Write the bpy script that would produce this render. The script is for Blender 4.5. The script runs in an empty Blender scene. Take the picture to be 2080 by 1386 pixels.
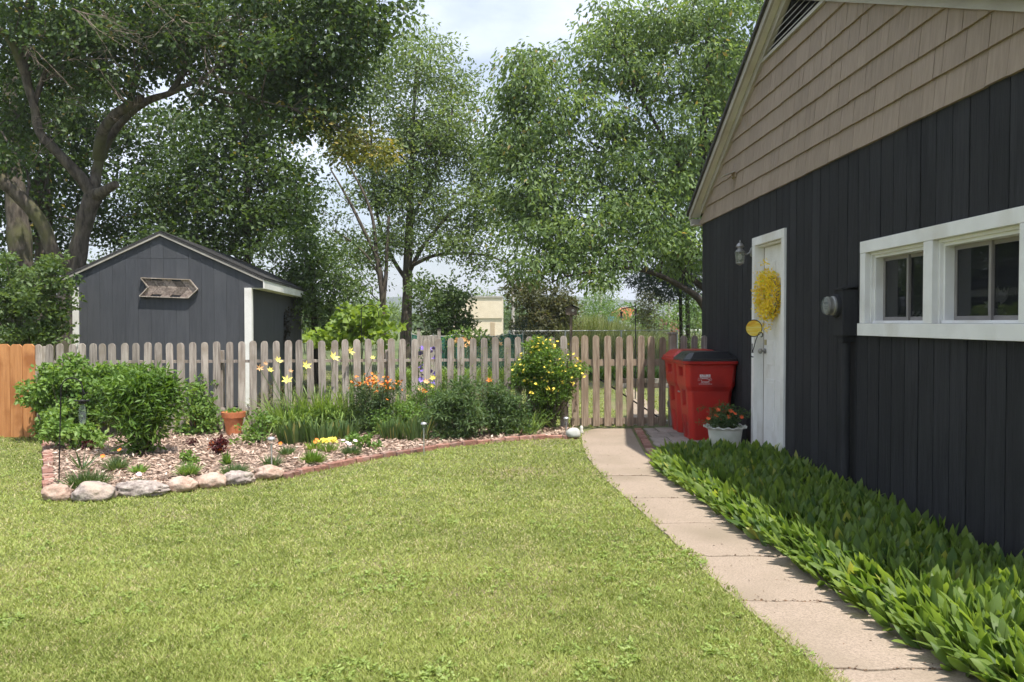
import bpy, bmesh, math, random
import numpy as np
from mathutils import Vector, Matrix, noise

# ---------------------------------------------------------------- camera, world, sun
S = bpy.context.scene
COL = S.collection
FPX, CU, CV, H = 1679.0, 1040.0, 693.0, 1.5
TH = math.atan(38 / FPX)
cam = bpy.data.cameras.new('camera')
cam.sensor_width = 36.0
cam.lens = 36.0 * FPX / 2080.0
cam.clip_start, cam.clip_end = 0.05, 6000
co = bpy.data.objects.new('camera', cam)
COL.objects.link(co)
co.location = (0, 0, H)
co.rotation_euler = (math.pi / 2 - TH, 0, 0)
S.camera = co

SUN_DIR = Vector((0.255, -0.30, 1.0)).normalized()      # towards the sun
sun_el = math.asin(SUN_DIR.z)
sun_az = math.atan2(SUN_DIR.x, SUN_DIR.y)              # clockwise from +Y

W = bpy.data.worlds.new('World')
S.world = W
W.use_nodes = True
nt = W.node_tree
bg = nt.nodes['Background']
sky = nt.nodes.new('ShaderNodeTexSky')
sky.sky_type = 'NISHITA'
sky.sun_disc = False
sky.sun_elevation = sun_el
sky.sun_rotation = sun_az
sky.air_density = 1.2
sky.dust_density = 1.2
sky.ozone_density = 1.5
tc = nt.nodes.new('ShaderNodeTexCoord')
mp = nt.nodes.new('ShaderNodeMapping')
mp.inputs['Scale'].default_value = (1.0, 1.0, 2.6)
mp.inputs['Location'].default_value = (0.35, 0.1, 0.2)
nz = nt.nodes.new('ShaderNodeTexNoise')
nz.inputs['Scale'].default_value = 2.2
nz.inputs['Detail'].default_value = 7
nz.inputs['Roughness'].default_value = 0.55
rp = nt.nodes.new('ShaderNodeValToRGB')
rp.color_ramp.elements[0].position = 0.46
rp.color_ramp.elements[0].color = (0.40, 0.40, 0.40, 1)
rp.color_ramp.elements[1].position = 0.62
rp.color_ramp.elements[1].color = (1, 1, 1, 1)
mx = nt.nodes.new('ShaderNodeMix')
mx.data_type = 'RGBA'
mx.inputs['B'].default_value = (7.3, 8.0, 9.4, 1)     # sunlit cloud, in the sky texture's own units
nt.links.new(tc.outputs['Generated'], mp.inputs['Vector'])
nt.links.new(mp.outputs['Vector'], nz.inputs['Vector'])
nt.links.new(nz.outputs['Fac'], rp.inputs['Fac'])
nt.links.new(rp.outputs['Color'], mx.inputs['Factor'])
nt.links.new(sky.outputs['Color'], mx.inputs['A'])
nt.links.new(mx.outputs['Result'], bg.inputs['Color'])
bg.inputs['Strength'].default_value = 0.085

sl = bpy.data.lights.new('sun', 'SUN')
sl.energy = 4.4
sl.angle = math.radians(0.55)
sl.color = (1.0, 0.95, 0.87)
so = bpy.data.objects.new('sun', sl)
COL.objects.link(so)
so.rotation_euler = SUN_DIR.to_track_quat('Z', 'Y').to_euler()
so.location = (5, -5, 30)

S.view_settings.view_transform = 'Standard'
S.view_settings.look = 'None'
S.view_settings.exposure = 0.80
S.view_settings.gamma = 1
S.view_settings.use_curve_mapping = False
cy = S.cycles
cy.use_adaptive_sampling = True
cy.adaptive_threshold = 0.03
cy.use_denoising = True
cy.denoiser = 'OPENIMAGEDENOISE'
cy.max_bounces = 6
cy.volume_bounces = 0
cy.diffuse_bounces = 3
cy.glossy_bounces = 2
cy.transmission_bounces = 4
cy.transparent_max_bounces = 6
cy.sample_clamp_indirect = 6.0
cy.caustics_reflective = False
cy.caustics_refractive = False

# ---------------------------------------------------------------- helpers
rng = np.random.default_rng(7)
random.seed(7)


def ray(u, v):
    a, b = (u - CU) / FPX, (CV - v) / FPX
    return Vector((a, math.cos(TH) + b * math.sin(TH), -math.sin(TH) + b * math.cos(TH)))


def G(u, v, z=0.0):
    """ground point (plane at height z) seen at photo pixel u, v"""
    d = ray(u, v)
    s = (z - H) / d.z
    return Vector((d.x * s, d.y * s, z))


def AT(u, v, Y):
    """point at distance Y in front, seen at photo pixel u, v"""
    d = ray(u, v)
    s = Y / d.y
    return Vector((d.x * s, Y, H + d.z * s))


def UV(p):
    """photo pixel of numpy points (N,3)"""
    x, y, z = p[:, 0], p[:, 1], p[:, 2] - H
    dep = y * math.cos(TH) - z * math.sin(TH)
    up = y * math.sin(TH) + z * math.cos(TH)
    dep = np.maximum(dep, .05)
    return CU + FPX * x / dep, CV - FPX * up / dep


def link(o, parent=None):
    COL.objects.link(o)
    if parent is not None:
        o.parent = parent
    return o


def tag(o, label=None, cat=None, group=None, kind=None):
    if label:
        o['label'] = label
    if cat:
        o['category'] = cat
    if group:
        o['group'] = group
    if kind:
        o['kind'] = kind
    return o


def empty(name, loc=(0, 0, 0), rz=0.0, label=None, cat=None, group=None, kind=None, parent=None):
    o = bpy.data.objects.new(name, None)
    o.empty_display_size = 0.1
    o.location = loc
    o.rotation_euler = (0, 0, rz)
    link(o, parent)
    return tag(o, label, cat, group, kind)


def np_mesh(name, verts, faces, mat, tone=None, smooth=False):
    """verts (N,3); faces: list of (M,k) int arrays"""
    me = bpy.data.meshes.new(name)
    verts = np.asarray(verts, dtype=np.float32)
    me.vertices.add(len(verts))
    me.vertices.foreach_set('co', verts.ravel())
    loops = np.concatenate([f.ravel() for f in faces]).astype(np.int32)
    tot = np.concatenate([np.full(len(f), f.shape[1], dtype=np.int32) for f in faces])
    start = np.concatenate([[0], np.cumsum(tot)[:-1]]).astype(np.int32)
    me.loops.add(len(loops))
    me.loops.foreach_set('vertex_index', loops)
    me.polygons.add(len(tot))
    me.polygons.foreach_set('loop_start', start)
    me.polygons.foreach_set('loop_total', tot)
    if smooth:
        me.polygons.foreach_set('use_smooth', np.ones(len(tot), dtype=bool))
    if tone is not None:
        at = me.attributes.new('tone', 'FLOAT', 'POINT')
        at.data.foreach_set('value', np.asarray(tone, dtype=np.float32))
    me.update(calc_edges=True)
    if mat is not None:
        me.materials.append(mat)
    return me


def mobj(name, me, parent=None, loc=None, rot=None, **tags):
    o = bpy.data.objects.new(name, me)
    if loc is not None:
        o.location = loc
    if rot is not None:
        o.rotation_euler = rot
    link(o, parent)
    tag(o, **tags)
    return o


class MB:
    """collects simple solids into one mesh"""

    def __init__(s):
        s.v, s.f, s.sm = [], [], []

    def add(s, vs, fs, smooth=False):
        n = len(s.v)
        s.v += [tuple(p) for p in vs]
        s.f += [tuple(i + n for i in q) for q in fs]
        s.sm += [smooth] * len(fs)
        return s

    def box(s, x0, x1, y0, y1, z0, z1):
        vs = [(x, y, z) for z in (z0, z1) for y in (y0, y1) for x in (x0, x1)]
        return s.add(vs, [(0, 2, 3, 1), (4, 5, 7, 6), (0, 1, 5, 4), (1, 3, 7, 5), (3, 2, 6, 7), (2, 0, 4, 6)])

    def prism(s, pts, off):
        """pts: planar polygon of 3D points, off: extrusion vector"""
        n = len(pts)
        off = Vector(off)
        a = [Vector(p) for p in pts]
        b = [p + off for p in a]
        fs = [tuple(range(n - 1, -1, -1)), tuple(range(n, 2 * n))]
        fs += [(i, (i + 1) % n, n + (i + 1) % n, n + i) for i in range(n)]
        return s.add(a + b, fs)

    def bar(s, p, q, w, h):
        """rectangular bar from p to q, w wide (horizontal), h high"""
        p, q = Vector(p), Vector(q)
        d = (q - p).normalized()
        up = Vector((0, 0, 1)) if abs(d.z) < .9 else Vector((1, 0, 0))
        sd = d.cross(up).normalized()
        up = sd.cross(d)
        c = [sd * w / 2 + up * h / 2, -sd * w / 2 + up * h / 2, -sd * w / 2 - up * h / 2, sd * w / 2 - up * h / 2]
        vs = [p + k for k in c] + [q + k for k in c]
        return s.add(vs, [(0, 1, 2, 3), (7, 6, 5, 4), (0, 4, 5, 1), (1, 5, 6, 2), (2, 6, 7, 3), (3, 7, 4, 0)])

    def tube(s, pts, rad, n=8, cap=True):
        pts = [Vector(p) for p in pts]
        if not hasattr(rad, '__len__'):
            rad = [rad] * len(pts)
        vs, fs = [], []
        ref = None
        for i, p in enumerate(pts):
            d = (pts[min(i + 1, len(pts) - 1)] - pts[max(i - 1, 0)]).normalized()
            if ref is None:
                ref = d.orthogonal().normalized()
            ref = (ref - d * ref.dot(d))
            ref = ref.normalized() if ref.length > 1e-6 else d.orthogonal().normalized()
            b = d.cross(ref)
            for k in range(n):
                a = 2 * math.pi * k / n
                vs.append(p + (ref * math.cos(a) + b * math.sin(a)) * rad[i])
        for i in range(len(pts) - 1):
            for k in range(n):
                fs.append((i * n + k, i * n + (k + 1) % n, (i + 1) * n + (k + 1) % n, (i + 1) * n + k))
        if cap:
            fs.append(tuple(range(n - 1, -1, -1)))
            fs.append(tuple((len(pts) - 1) * n + k for k in range(n)))
        return s.add(vs, fs, True)

    def lathe(s, prof, c=(0, 0, 0), n=20, ruff=0, axis='z'):
        """prof: list of (r, z)"""
        vs, fs = [], []
        for j, (r, z) in enumerate(prof):
            for k in range(n):
                a = 2 * math.pi * k / n
                zz = z + (ruff * math.sin(a * n / 4) if j in (len(prof) - 2, len(prof) - 1) and ruff else 0)
                if axis == 'z':
                    vs.append((c[0] + r * math.cos(a), c[1] + r * math.sin(a), c[2] + zz))
                elif axis == 'x':
                    vs.append((c[0] + zz, c[1] + r * math.cos(a), c[2] + r * math.sin(a)))
                else:
                    vs.append((c[0] + r * math.cos(a), c[1] + zz, c[2] + r * math.sin(a)))
        for j in range(len(prof) - 1):
            for k in range(n):
                fs.append((j * n + k, j * n + (k + 1) % n, (j + 1) * n + (k + 1) % n, (j + 1) * n + k))
        fs.append(tuple(range(n - 1, -1, -1)))
        fs.append(tuple((len(prof) - 1) * n + k for k in range(n)))
        return s.add(vs, fs, True)

    def mesh(s, name, mat, bevel=0.0):
        me = bpy.data.meshes.new(name)
        me.from_pydata(s.v, [], s.f)
        bm = bmesh.new()
        bm.from_mesh(me)
        bmesh.ops.recalc_face_normals(bm, faces=bm.faces)
        for f, k in zip(bm.faces, s.sm):
            f.smooth = k
        if bevel:
            ed = [e for e in bm.edges if len(e.link_faces) == 2 and e.calc_face_angle(0) > 0.7]
            bmesh.ops.bevel(bm, geom=ed, offset=bevel, segments=2, affect='EDGES', profile=0.6)
        bm.to_mesh(me)
        bm.free()
        if mat:
            me.materials.append(mat)
        if any(s.sm):
            try:
                me.set_sharp_from_angle(angle=math.radians(45))
            except Exception:
                pass
        return me

    def obj(s, name, mat, parent=None, bevel=0.0, loc=None, rot=None, **tags):
        return mobj(name, s.mesh(name, mat, bevel), parent, loc, rot, **tags)


# ---------------------------------------------------------------- materials
def nd(t, k, **kw):
    n = t.nodes.new(k)
    for a, b in kw.items():
        if a in n.inputs:
            n.inputs[a].default_value = b
        else:
            setattr(n, a, b)
    return n


def rgba(c):
    return (c[0], c[1], c[2], 1)


def pm(name, c1, c2=None, scale=5.0, stretch=(1, 1, 1), rough=.7, bump=.0, bscale=None, spec=.3, metal=0.0,
       rand=0.0, c3=None, s3=1.0, f3=(.5, .65), detail=6, coord='Object', contrast=(.35, .65), alpha=None, trans=0.0, coat=0.0):
    """noise-mixed principled material. c3: second, larger blotch colour."""
    m = bpy.data.materials.new(name)
    m.use_nodes = True
    t = m.node_tree
    b = t.nodes['Principled BSDF']
    b.inputs['Roughness'].default_value = rough
    b.inputs['Specular IOR Level'].default_value = spec
    b.inputs['Metallic'].default_value = metal
    b.inputs['Transmission Weight'].default_value = trans
    b.inputs['Coat Weight'].default_value = coat
    if alpha is not None:
        b.inputs['Alpha'].default_value = alpha
    if c2 is None:
        b.inputs['Base Color'].default_value = rgba(c1)
        c2 = c1
    tcn = nd(t, 'ShaderNodeTexCoord')
    oi = nd(t, 'ShaderNodeObjectInfo')
    ad = nd(t, 'ShaderNodeVectorMath', operation='ADD')
    sc = nd(t, 'ShaderNodeVectorMath', operation='SCALE')
    sc.inputs['Scale'].default_value = 37.0
    cb = nd(t, 'ShaderNodeCombineXYZ')
    t.links.new(oi.outputs['Random'], cb.inputs[0])
    t.links.new(oi.outputs['Random'], cb.inputs[1])
    t.links.new(oi.outputs['Random'], cb.inputs[2])
    t.links.new(cb.outputs[0], sc.inputs[0])
    t.links.new(tcn.outputs[coord], ad.inputs[0])
    t.links.new(sc.outputs[0], ad.inputs[1])
    mpn = nd(t, 'ShaderNodeMapping')
    mpn.inputs['Scale'].default_value = stretch
    t.links.new(ad.outputs[0], mpn.inputs['Vector'])
    n1 = nd(t, 'ShaderNodeTexNoise')
    n1.inputs['Scale'].default_value = scale
    n1.inputs['Detail'].default_value = detail
    n1.inputs['Roughness'].default_value = .6
    t.links.new(mpn.outputs[0], n1.inputs['Vector'])
    r = nd(t, 'ShaderNodeValToRGB')
    r.color_ramp.elements[0].position = contrast[0]
    r.color_ramp.elements[0].color = rgba(c1)
    r.color_ramp.elements[1].position = contrast[1]
    r.color_ramp.elements[1].color = rgba(c2)
    t.links.new(n1.outputs['Fac'], r.inputs['Fac'])
    out = r.outputs['Color']
    if c3 is not None:
        n3 = nd(t, 'ShaderNodeTexNoise')
        n3.inputs['Scale'].default_value = s3
        n3.inputs['Detail'].default_value = 4
        t.links.new(ad.outputs[0], n3.inputs['Vector'])
        r3 = nd(t, 'ShaderNodeMapRange')
        r3.inputs['From Min'].default_value = f3[0]
        r3.inputs['From Max'].default_value = f3[1]
        t.links.new(n3.outputs['Fac'], r3.inputs['Value'])
        m3 = nd(t, 'ShaderNodeMix', data_type='RGBA')
        m3.inputs['B'].default_value = rgba(c3)
        t.links.new(r3.outputs[0], m3.inputs['Factor'])
        t.links.new(out, m3.inputs['A'])
        out = m3.outputs['Result']
    if rand:
        hs = nd(t, 'ShaderNodeHueSaturation')
        mr = nd(t, 'ShaderNodeMapRange')
        mr.inputs['To Min'].default_value = 1 - rand
        mr.inputs['To Max'].default_value = 1 + rand
        t.links.new(oi.outputs['Random'], mr.inputs['Value'])
        t.links.new(mr.outputs[0], hs.inputs['Value'])
        t.links.new(out, hs.inputs['Color'])
        out = hs.outputs['Color']
    t.links.new(out, b.inputs['Base Color'])
    if bump:
        bn = nd(t, 'ShaderNodeBump')
        bn.inputs['Strength'].default_value = bump
        bn.inputs['Distance'].default_value = .02
        if bscale:
            n2 = nd(t, 'ShaderNodeTexNoise')
            n2.inputs['Scale'].default_value = bscale
            n2.inputs['Detail'].default_value = 5
            t.links.new(mpn.outputs[0], n2.inputs['Vector'])
            t.links.new(n2.outputs['Fac'], bn.inputs['Height'])
        else:
            t.links.new(n1.outputs['Fac'], bn.inputs['Height'])
        t.links.new(bn.outputs[0], b.inputs['Normal'])
    return m


def leafmat(name, dark, light, odd=None, transl=.35, rough=.5, spec=.35, tfac=1.6):
    """leaf colour from each leaf's own 'tone' (0..1), part of the light passes through"""
    m = bpy.data.materials.new(name)
    m.use_nodes = True
    t = m.node_tree
    b = t.nodes['Principled BSDF']
    b.inputs['Roughness'].default_value = rough
    b.inputs['Specular IOR Level'].default_value = spec
    a = nd(t, 'ShaderNodeAttribute', attribute_name='tone')
    r = nd(t, 'ShaderNodeValToRGB')
    e = r.color_ramp.elements
    e[0].position, e[0].color = 0.0, rgba(dark)
    e[1].position, e[1].color = .88, rgba(light)
    if odd:
        k = e.new(1.0)
        k.color = rgba(odd)
    t.links.new(a.outputs['Fac'], r.inputs['Fac'])
    t.links.new(r.outputs['Color'], b.inputs['Base Color'])
    tr = nd(t, 'ShaderNodeBsdfTranslucent')
    mu = nd(t, 'ShaderNodeMix', data_type='RGBA', blend_type='MULTIPLY')
    mu.inputs['Factor'].default_value = 1
    mu.inputs['B'].default_value = (tfac * 1.05, tfac, tfac * .45, 1)
    t.links.new(r.outputs['Color'], mu.inputs['A'])
    t.links.new(mu.outputs['Result'], tr.inputs['Color'])
    ms = nd(t, 'ShaderNodeMixShader')
    ms.inputs[0].default_value = transl
    t.links.new(b.outputs[0], ms.inputs[1])
    t.links.new(tr.outputs[0], ms.inputs[2])
    t.links.new(ms.outputs[0], t.nodes['Material Output'].inputs['Surface'])
    return m


M = {}
M['lawn'] = pm('lawn_soil', (.10, .12, .04), (.16, .17, .06), scale=3, rough=.95, c3=(.17, .15, .08), s3=.8, bump=.3, bscale=60)
M['far_ground'] = pm('far_ground', (.07, .10, .03), (.11, .13, .05), scale=.3, rough=1)
M['soil'] = pm('bed_soil', (.12, .08, .06), (.26, .19, .15), scale=18, rough=.95, bump=.6)
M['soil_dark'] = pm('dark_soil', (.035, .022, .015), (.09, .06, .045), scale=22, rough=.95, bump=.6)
M['concrete'] = pm('concrete', (.23, .18, .138), (.38, .305, .24), scale=110, rough=.95, c3=(.235, .19, .14), s3=1.7, f3=(.42, .75), bump=.25, bscale=260, detail=6)
M['paver'] = pm('paver', (.27, .235, .20), (.36, .32, .28), scale=7, rough=.9, bump=.3, bscale=90, rand=.15)
M['brick'] = pm('brick', (.22, .105, .08), (.36, .19, .145), scale=14, rough=.9, c3=(.33, .22, .185), s3=5, bump=.4, bscale=70, rand=.25)
M['charcoal'] = pm('charcoal_paint', (.021, .0215, .0235), (.033, .0335, .036), scale=9, stretch=(3, 3, .25), rough=.8, bump=.45, bscale=30, spec=.15, rand=.14, c3=(.040, .040, .043), s3=1.3, f3=(.48, .9))
M['gap_dark'] = pm('groove_dark', (.008, .008, .009), rough=.9)
M['shingle'] = pm('tan_shingle_paint', (.265, .205, .158), (.335, .262, .202), scale=7, stretch=(6, 6, .4), rough=.75, bump=.3, bscale=24, spec=.2, rand=.07)
M['white'] = pm('white_paint', (.72, .71, .68), (.80, .79, .76), scale=4, rough=.55, c3=(.62, .59, .53), s3=2.2, f3=(.55, .75), bump=.05, bscale=40)
M['trim_grey'] = pm('weathered_trim', (.36, .33, .29), (.46, .43, .385), scale=5, stretch=(1, .3, 1), rough=.6)
M['asphalt_shingle'] = pm('asphalt_shingle', (.035, .034, .034), (.07, .068, .066), scale=50, rough=.95, bump=.4, rand=.15)
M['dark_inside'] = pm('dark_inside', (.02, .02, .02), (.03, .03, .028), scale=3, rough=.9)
M['sash'] = pm('grey_sash', (.22, .20, .19), (.27, .25, .23), scale=6, rough=.5)
M['shed_paint'] = pm('shed_grey_paint', (.062, .066, .075), (.076, .080, .090), scale=8, stretch=(3, 3, .3), rough=.8, bump=.3, bscale=40, spec=.15, rand=.06, c3=(.085, .088, .096), s3=1.5, f3=(.5, .8))
M['old_wood'] = pm('weathered_wood', (.18, .15, .13), (.44, .385, .335), scale=9, stretch=(5, 5, .35), rough=.9, bump=.6, c3=(.27, .225, .18), s3=3, rand=.22, contrast=(.3, .62))
M['gate_wood'] = pm('gate_wood', (.20, .145, .105), (.42, .335, .25), scale=9, stretch=(5, 5, .35), rough=.9, bump=.5, c3=(.26, .20, .14), s3=3, rand=.16)
M['cedar'] = pm('cedar_wood', (.40, .165, .06), (.56, .26, .105), scale=5, stretch=(4, 4, .3), rough=.8, bump=.3, c3=(.34, .13, .045), s3=2.5, rand=.12)
M['bark'] = pm('grey_bark', (.045, .037, .030), (.15, .125, .10), scale=6, stretch=(2, 2, .6), rough=.95, bump=.9, c3=(.10, .10, .045), s3=1.2, f3=(.52, .66))
M['bark_dark'] = pm('dark_bark', (.025, .02, .017), (.065, .052, .042), scale=8, stretch=(2, 2, .5), rough=.95, bump=.8)
M['twig'] = pm('dry_twig', (.16, .125, .10), (.26, .21, .17), scale=10, rough=.95)
M['stone_a'] = pm('pink_granite', (.30, .195, .15), (.52, .39, .31), scale=16, rough=.9, bump=1.0, bscale=22, c3=(.46, .38, .32), s3=5, detail=9)
M['stone_b'] = pm('grey_granite', (.19, .155, .14), (.44, .38, .34), scale=20, rough=.9, bump=1.2, bscale=18, c3=(.42, .33, .27), s3=5, detail=9)
M['red_plastic'] = pm('red_plastic', (.42, .018, .013), (.50, .028, .018), scale=4, rough=.42, spec=.4, c3=(.30, .014, .010), s3=2)
M['black_plastic'] = pm('black_plastic', (.012, .012, .014), (.018, .018, .02), scale=5, rough=.35, spec=.5)
M['decal'] = pm('white_decal', (.75, .72, .70), rough=.6)
M['terracotta'] = pm('terracotta', (.50, .17, .075), (.62, .25, .12), scale=9, rough=.85, c3=(.44, .15, .07), s3=4)
M['pot_white'] = pm('pot_white', (.62, .62, .56), (.72, .72, .66), scale=6, rough=.6, c3=(.50, .52, .44), s3=3)
M['iron'] = pm('black_iron', (.012, .012, .012), (.03, .028, .026), scale=20, rough=.5, metal=.3)
M['steel'] = pm('galvanised_steel', (.45, .46, .46), (.58, .59, .59), scale=12, rough=.4, metal=.7)
M['pewter'] = pm('pewter_metal', (.24, .23, .22), (.38, .37, .35), scale=12, rough=.4, metal=.6)
M['brass'] = pm('brass', (.5, .42, .2), (.4, .33, .15), scale=12, rough=.4, metal=.7)
M['beige_wall'] = pm('beige_cladding', (.74, .62, .46), (.80, .68, .52), scale=3, rough=.8)
M['tan_wall'] = pm('tan_cladding', (.50, .38, .25), (.54, .42, .29), scale=3, rough=.8)
M['orange_wall'] = pm('orange_cladding', (.55, .15, .06), (.62, .20, .09), scale=3, rough=.8)
M['red_brick_wall'] = pm('red_wall', (.38, .09, .07), (.46, .13, .10), scale=3, rough=.8)
M['grey_roof'] = pm('grey_roof', (.16, .15, .16), (.22, .21, .21), scale=3, rough=.9)
M['blue_tarp'] = pm('blue_sheet', (.08, .35, .6), (.12, .45, .7), scale=3, rough=.7)
M['old_board'] = pm('old_dark_board', (.075, .055, .042), (.15, .115, .09), scale=9, stretch=(4, 4, .5), rough=.9)
M['hill'] = pm('wooded_hill', (.035, .055, .03), (.06, .08, .045), scale=.06, rough=1, bump=1.0, coord='Object')


M['brown_strip'] = pm('brown_strip', (.20, .14, .10), rough=.7)
M['stalk'] = pm('green_stalk', (.10, .17, .05), rough=.6)


def glassmat(name, tint=(.02, .022, .024), rough=.03, alpha=.55):
    m = bpy.data.materials.new(name)
    m.use_nodes = True
    t = m.node_tree
    b = t.nodes['Principled BSDF']
    b.inputs['Base Color'].default_value = rgba(tint)
    b.inputs['Roughness'].default_value = rough
    b.inputs['Specular IOR Level'].default_value = .5
    b.inputs['Alpha'].default_value = alpha
    return m


M['pane'] = glassmat('window_glass')
M['lamp_glass'] = glassmat('lamp_glass', (.30, .33, .27), .1, .45)
M['clear_glass'] = glassmat('clear_glass', (.35, .4, .4), .05, .18)


def discmat():
    m = bpy.data.materials.new('amber_art_glass')
    m.use_nodes = True
    t = m.node_tree
    b = t.nodes['Principled BSDF']
    b.inputs['Roughness'].default_value = .2
    tcn = nd(t, 'ShaderNodeTexCoord')
    mpn = nd(t, 'ShaderNodeMapping')
    mpn.inputs['Scale'].default_value = (4, 4, 16)
    n1 = nd(t, 'ShaderNodeTexNoise')
    n1.inputs['Scale'].default_value = 1.3
    n1.inputs['Distortion'].default_value = .8
    r = nd(t, 'ShaderNodeValToRGB')
    e = r.color_ramp.elements
    e[0].position, e[0].color = .35, (.75, .42, .04, 1)
    e[1].position, e[1].color = .7, (.85, .78, .35, 1)
    k = e.new(.5)
    k.color = (.85, .62, .08, 1)
    t.links.new(tcn.outputs['Object'], mpn.inputs[0])
    t.links.new(mpn.outputs[0], n1.inputs['Vector'])
    t.links.new(n1.outputs['Fac'], r.inputs['Fac'])
    t.links.new(r.outputs['Color'], b.inputs['Base Color'])
    return m


M['amber'] = discmat()


def netmat():
    """green woven netting: threads with small see-through holes"""
    m = bpy.data.materials.new('green_netting')
    m.use_nodes = True
    t = m.node_tree
    b = t.nodes['Principled BSDF']
    b.inputs['Base Color'].default_value = (.012, .12, .095, 1)
    b.inputs['Roughness'].default_value = .7
    tcn = nd(t, 'ShaderNodeTexCoord')
    n1 = nd(t, 'ShaderNodeTexNoise')
    n1.inputs['Scale'].default_value = 40
    t.links.new(tcn.outputs['Object'], n1.inputs['Vector'])
    mr = nd(t, 'ShaderNodeMapRange')
    mr.inputs['From Min'].default_value = .3
    mr.inputs['From Max'].default_value = .5
    mr.inputs['To Min'].default_value = .35
    mr.inputs['To Max'].default_value = .9
    t.links.new(n1.outputs['Fac'], mr.inputs['Value'])
    t.links.new(mr.outputs[0], b.inputs['Alpha'])
    return m


M['net'] = netmat()
# foliage
LM = {}
LM['maple'] = leafmat('maple_leaf', (0.034, 0.066, 0.021), (0.094, 0.151, 0.048), (0.197, 0.167, 0.046), transl=0.42)
LM['locust'] = leafmat('light_tree_leaf', (0.076, 0.124, 0.049), (0.199, 0.275, 0.113), (0.265, 0.246, 0.095), transl=0.42)
LM['linden'] = leafmat('long_tree_leaf', (0.065, 0.115, 0.042), (0.202, 0.288, 0.112), (0.326, 0.250, 0.096), transl=0.45)
LM['yellowing'] = leafmat('yellowing_leaf', (.11, .13, .03), (.26, .26, .06), (.34, .26, .05))
LM['shrub'] = leafmat('shrub_leaf', (0.042, 0.081, 0.023), (0.130, 0.195, 0.068), transl=0.4)
LM['juniper'] = leafmat('juniper_leaf', (0.060, 0.072, 0.034), (0.144, 0.150, 0.078), (0.192, 0.144, 0.096))
LM['pine'] = leafmat('pine_needle', (0.016, 0.039, 0.023), (0.046, 0.078, 0.046), transl=.1)
LM['lime'] = leafmat('lime_leaf', (.11, .19, .025), (.24, .33, .06), (.33, .34, .08), transl=.4)
LM['mid'] = leafmat('mid_green_leaf', (0.057, 0.127, 0.019), (0.164, 0.272, 0.051))
LM['bright'] = leafmat('bright_green_leaf', (0.086, 0.172, 0.034), (0.218, 0.333, 0.086))
LM['strap'] = leafmat('strap_leaf', (0.081, 0.149, 0.034), (0.241, 0.345, 0.103))
LM['blue'] = leafmat('blue_green_leaf', (0.044, 0.088, 0.035), (0.125, 0.188, 0.081))
LM['fern'] = leafmat('feathery_leaf', (0.041, 0.085, 0.030), (0.138, 0.214, 0.081))
LM['iris'] = leafmat('iris_leaf', (.045, .095, .03), (.15, .22, .08), (.30, .28, .10))
LM['redtip'] = leafmat('bronze_tipped_leaf', (.07, .08, .03), (.15, .14, .055), (.20, .10, .06))
LM['lily'] = leafmat('lily_of_the_valley_leaf', (.050, .105, .022), (.185, .262, .062), (.32, .34, .09), transl=.45, rough=.5, spec=.3, tfac=2.0)
LM['grass'] = leafmat('grass_blade', (.135, .18, .035), (.39, .44, .14), (.57, .49, .31), transl=.25, rough=.6, spec=.2)
LM['clover'] = leafmat('clover_leaf', (.16, .23, .045), (.29, .37, .10), transl=.25)
LM['reed'] = leafmat('tall_grass_blade', (.10, .14, .045), (.25, .29, .11), (.36, .33, .17))
LM['burgundy'] = leafmat('burgundy_leaf', (.06, .012, .018), (.16, .03, .03), (.45, .12, .03))
LM['mulch'] = leafmat('wood_chip', (.26, .17, .125), (.56, .43, .345), (.68, .57, .49), transl=0.0, rough=.9, spec=.1)
LM['litter'] = leafmat('dry_leaf_litter', (.07, .04, .025), (.22, .14, .09), transl=0.0, rough=.9, spec=.1)
FL = {}
FL['yellow'] = pm('yellow_petal', (.78, .60, .05), (.85, .70, .12), scale=8, rough=.6)
FL['lily'] = pm('pale_yellow_petal', (.82, .68, .12), (.88, .78, .25), scale=8, rough=.6)
FL['orange'] = pm('orange_petal', (.82, .20, .03), (.88, .32, .06), scale=8, rough=.6)
FL['peach'] = pm('peach_petal', (.80, .42, .16), (.85, .55, .28), scale=8, rough=.6)
FL['purple'] = pm('purple_petal', (.16, .10, .42), (.30, .20, .60), scale=8, rough=.6)
FL['pink'] = pm('pink_petal', (.75, .50, .60), (.82, .66, .72), scale=8, rough=.6)
FL['scarlet'] = pm('scarlet_petal', (.75, .09, .03), (.82, .16, .04), scale=8, rough=.6)
FL['forsythia'] = pm('forsythia_petal', (.72, .50, .03), (.80, .62, .06), scale=20, rough=.6)


# ---------------------------------------------------------------- foliage builders
def unit(a):
    return a / np.maximum(np.linalg.norm(a, axis=1, keepdims=True), 1e-9)


def kites(P, D, N, L, Wd, tone, fold=.25):
    """folded four-point leaves: base P, direction D, rough normal N"""
    D = unit(D)
    Sd = unit(np.cross(D, N))
    Nn = np.cross(Sd, D)
    L, Wd = L[:, None], Wd[:, None]
    mid = P + D * L * .45
    a = mid + Sd * Wd * .5 + Nn * Wd * fold
    b = mid - Sd * Wd * .5 + Nn * Wd * fold
    tip = P + D * L
    n = len(P)
    V = np.stack([P, a, tip, b], 1).reshape(-1, 3)
    i = np.arange(n)[:, None] * 4
    F = np.concatenate([i + np.array([[0, 1, 2]]), i + np.array([[0, 2, 3]])])
    return V, F, np.repeat(tone, 4)


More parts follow.
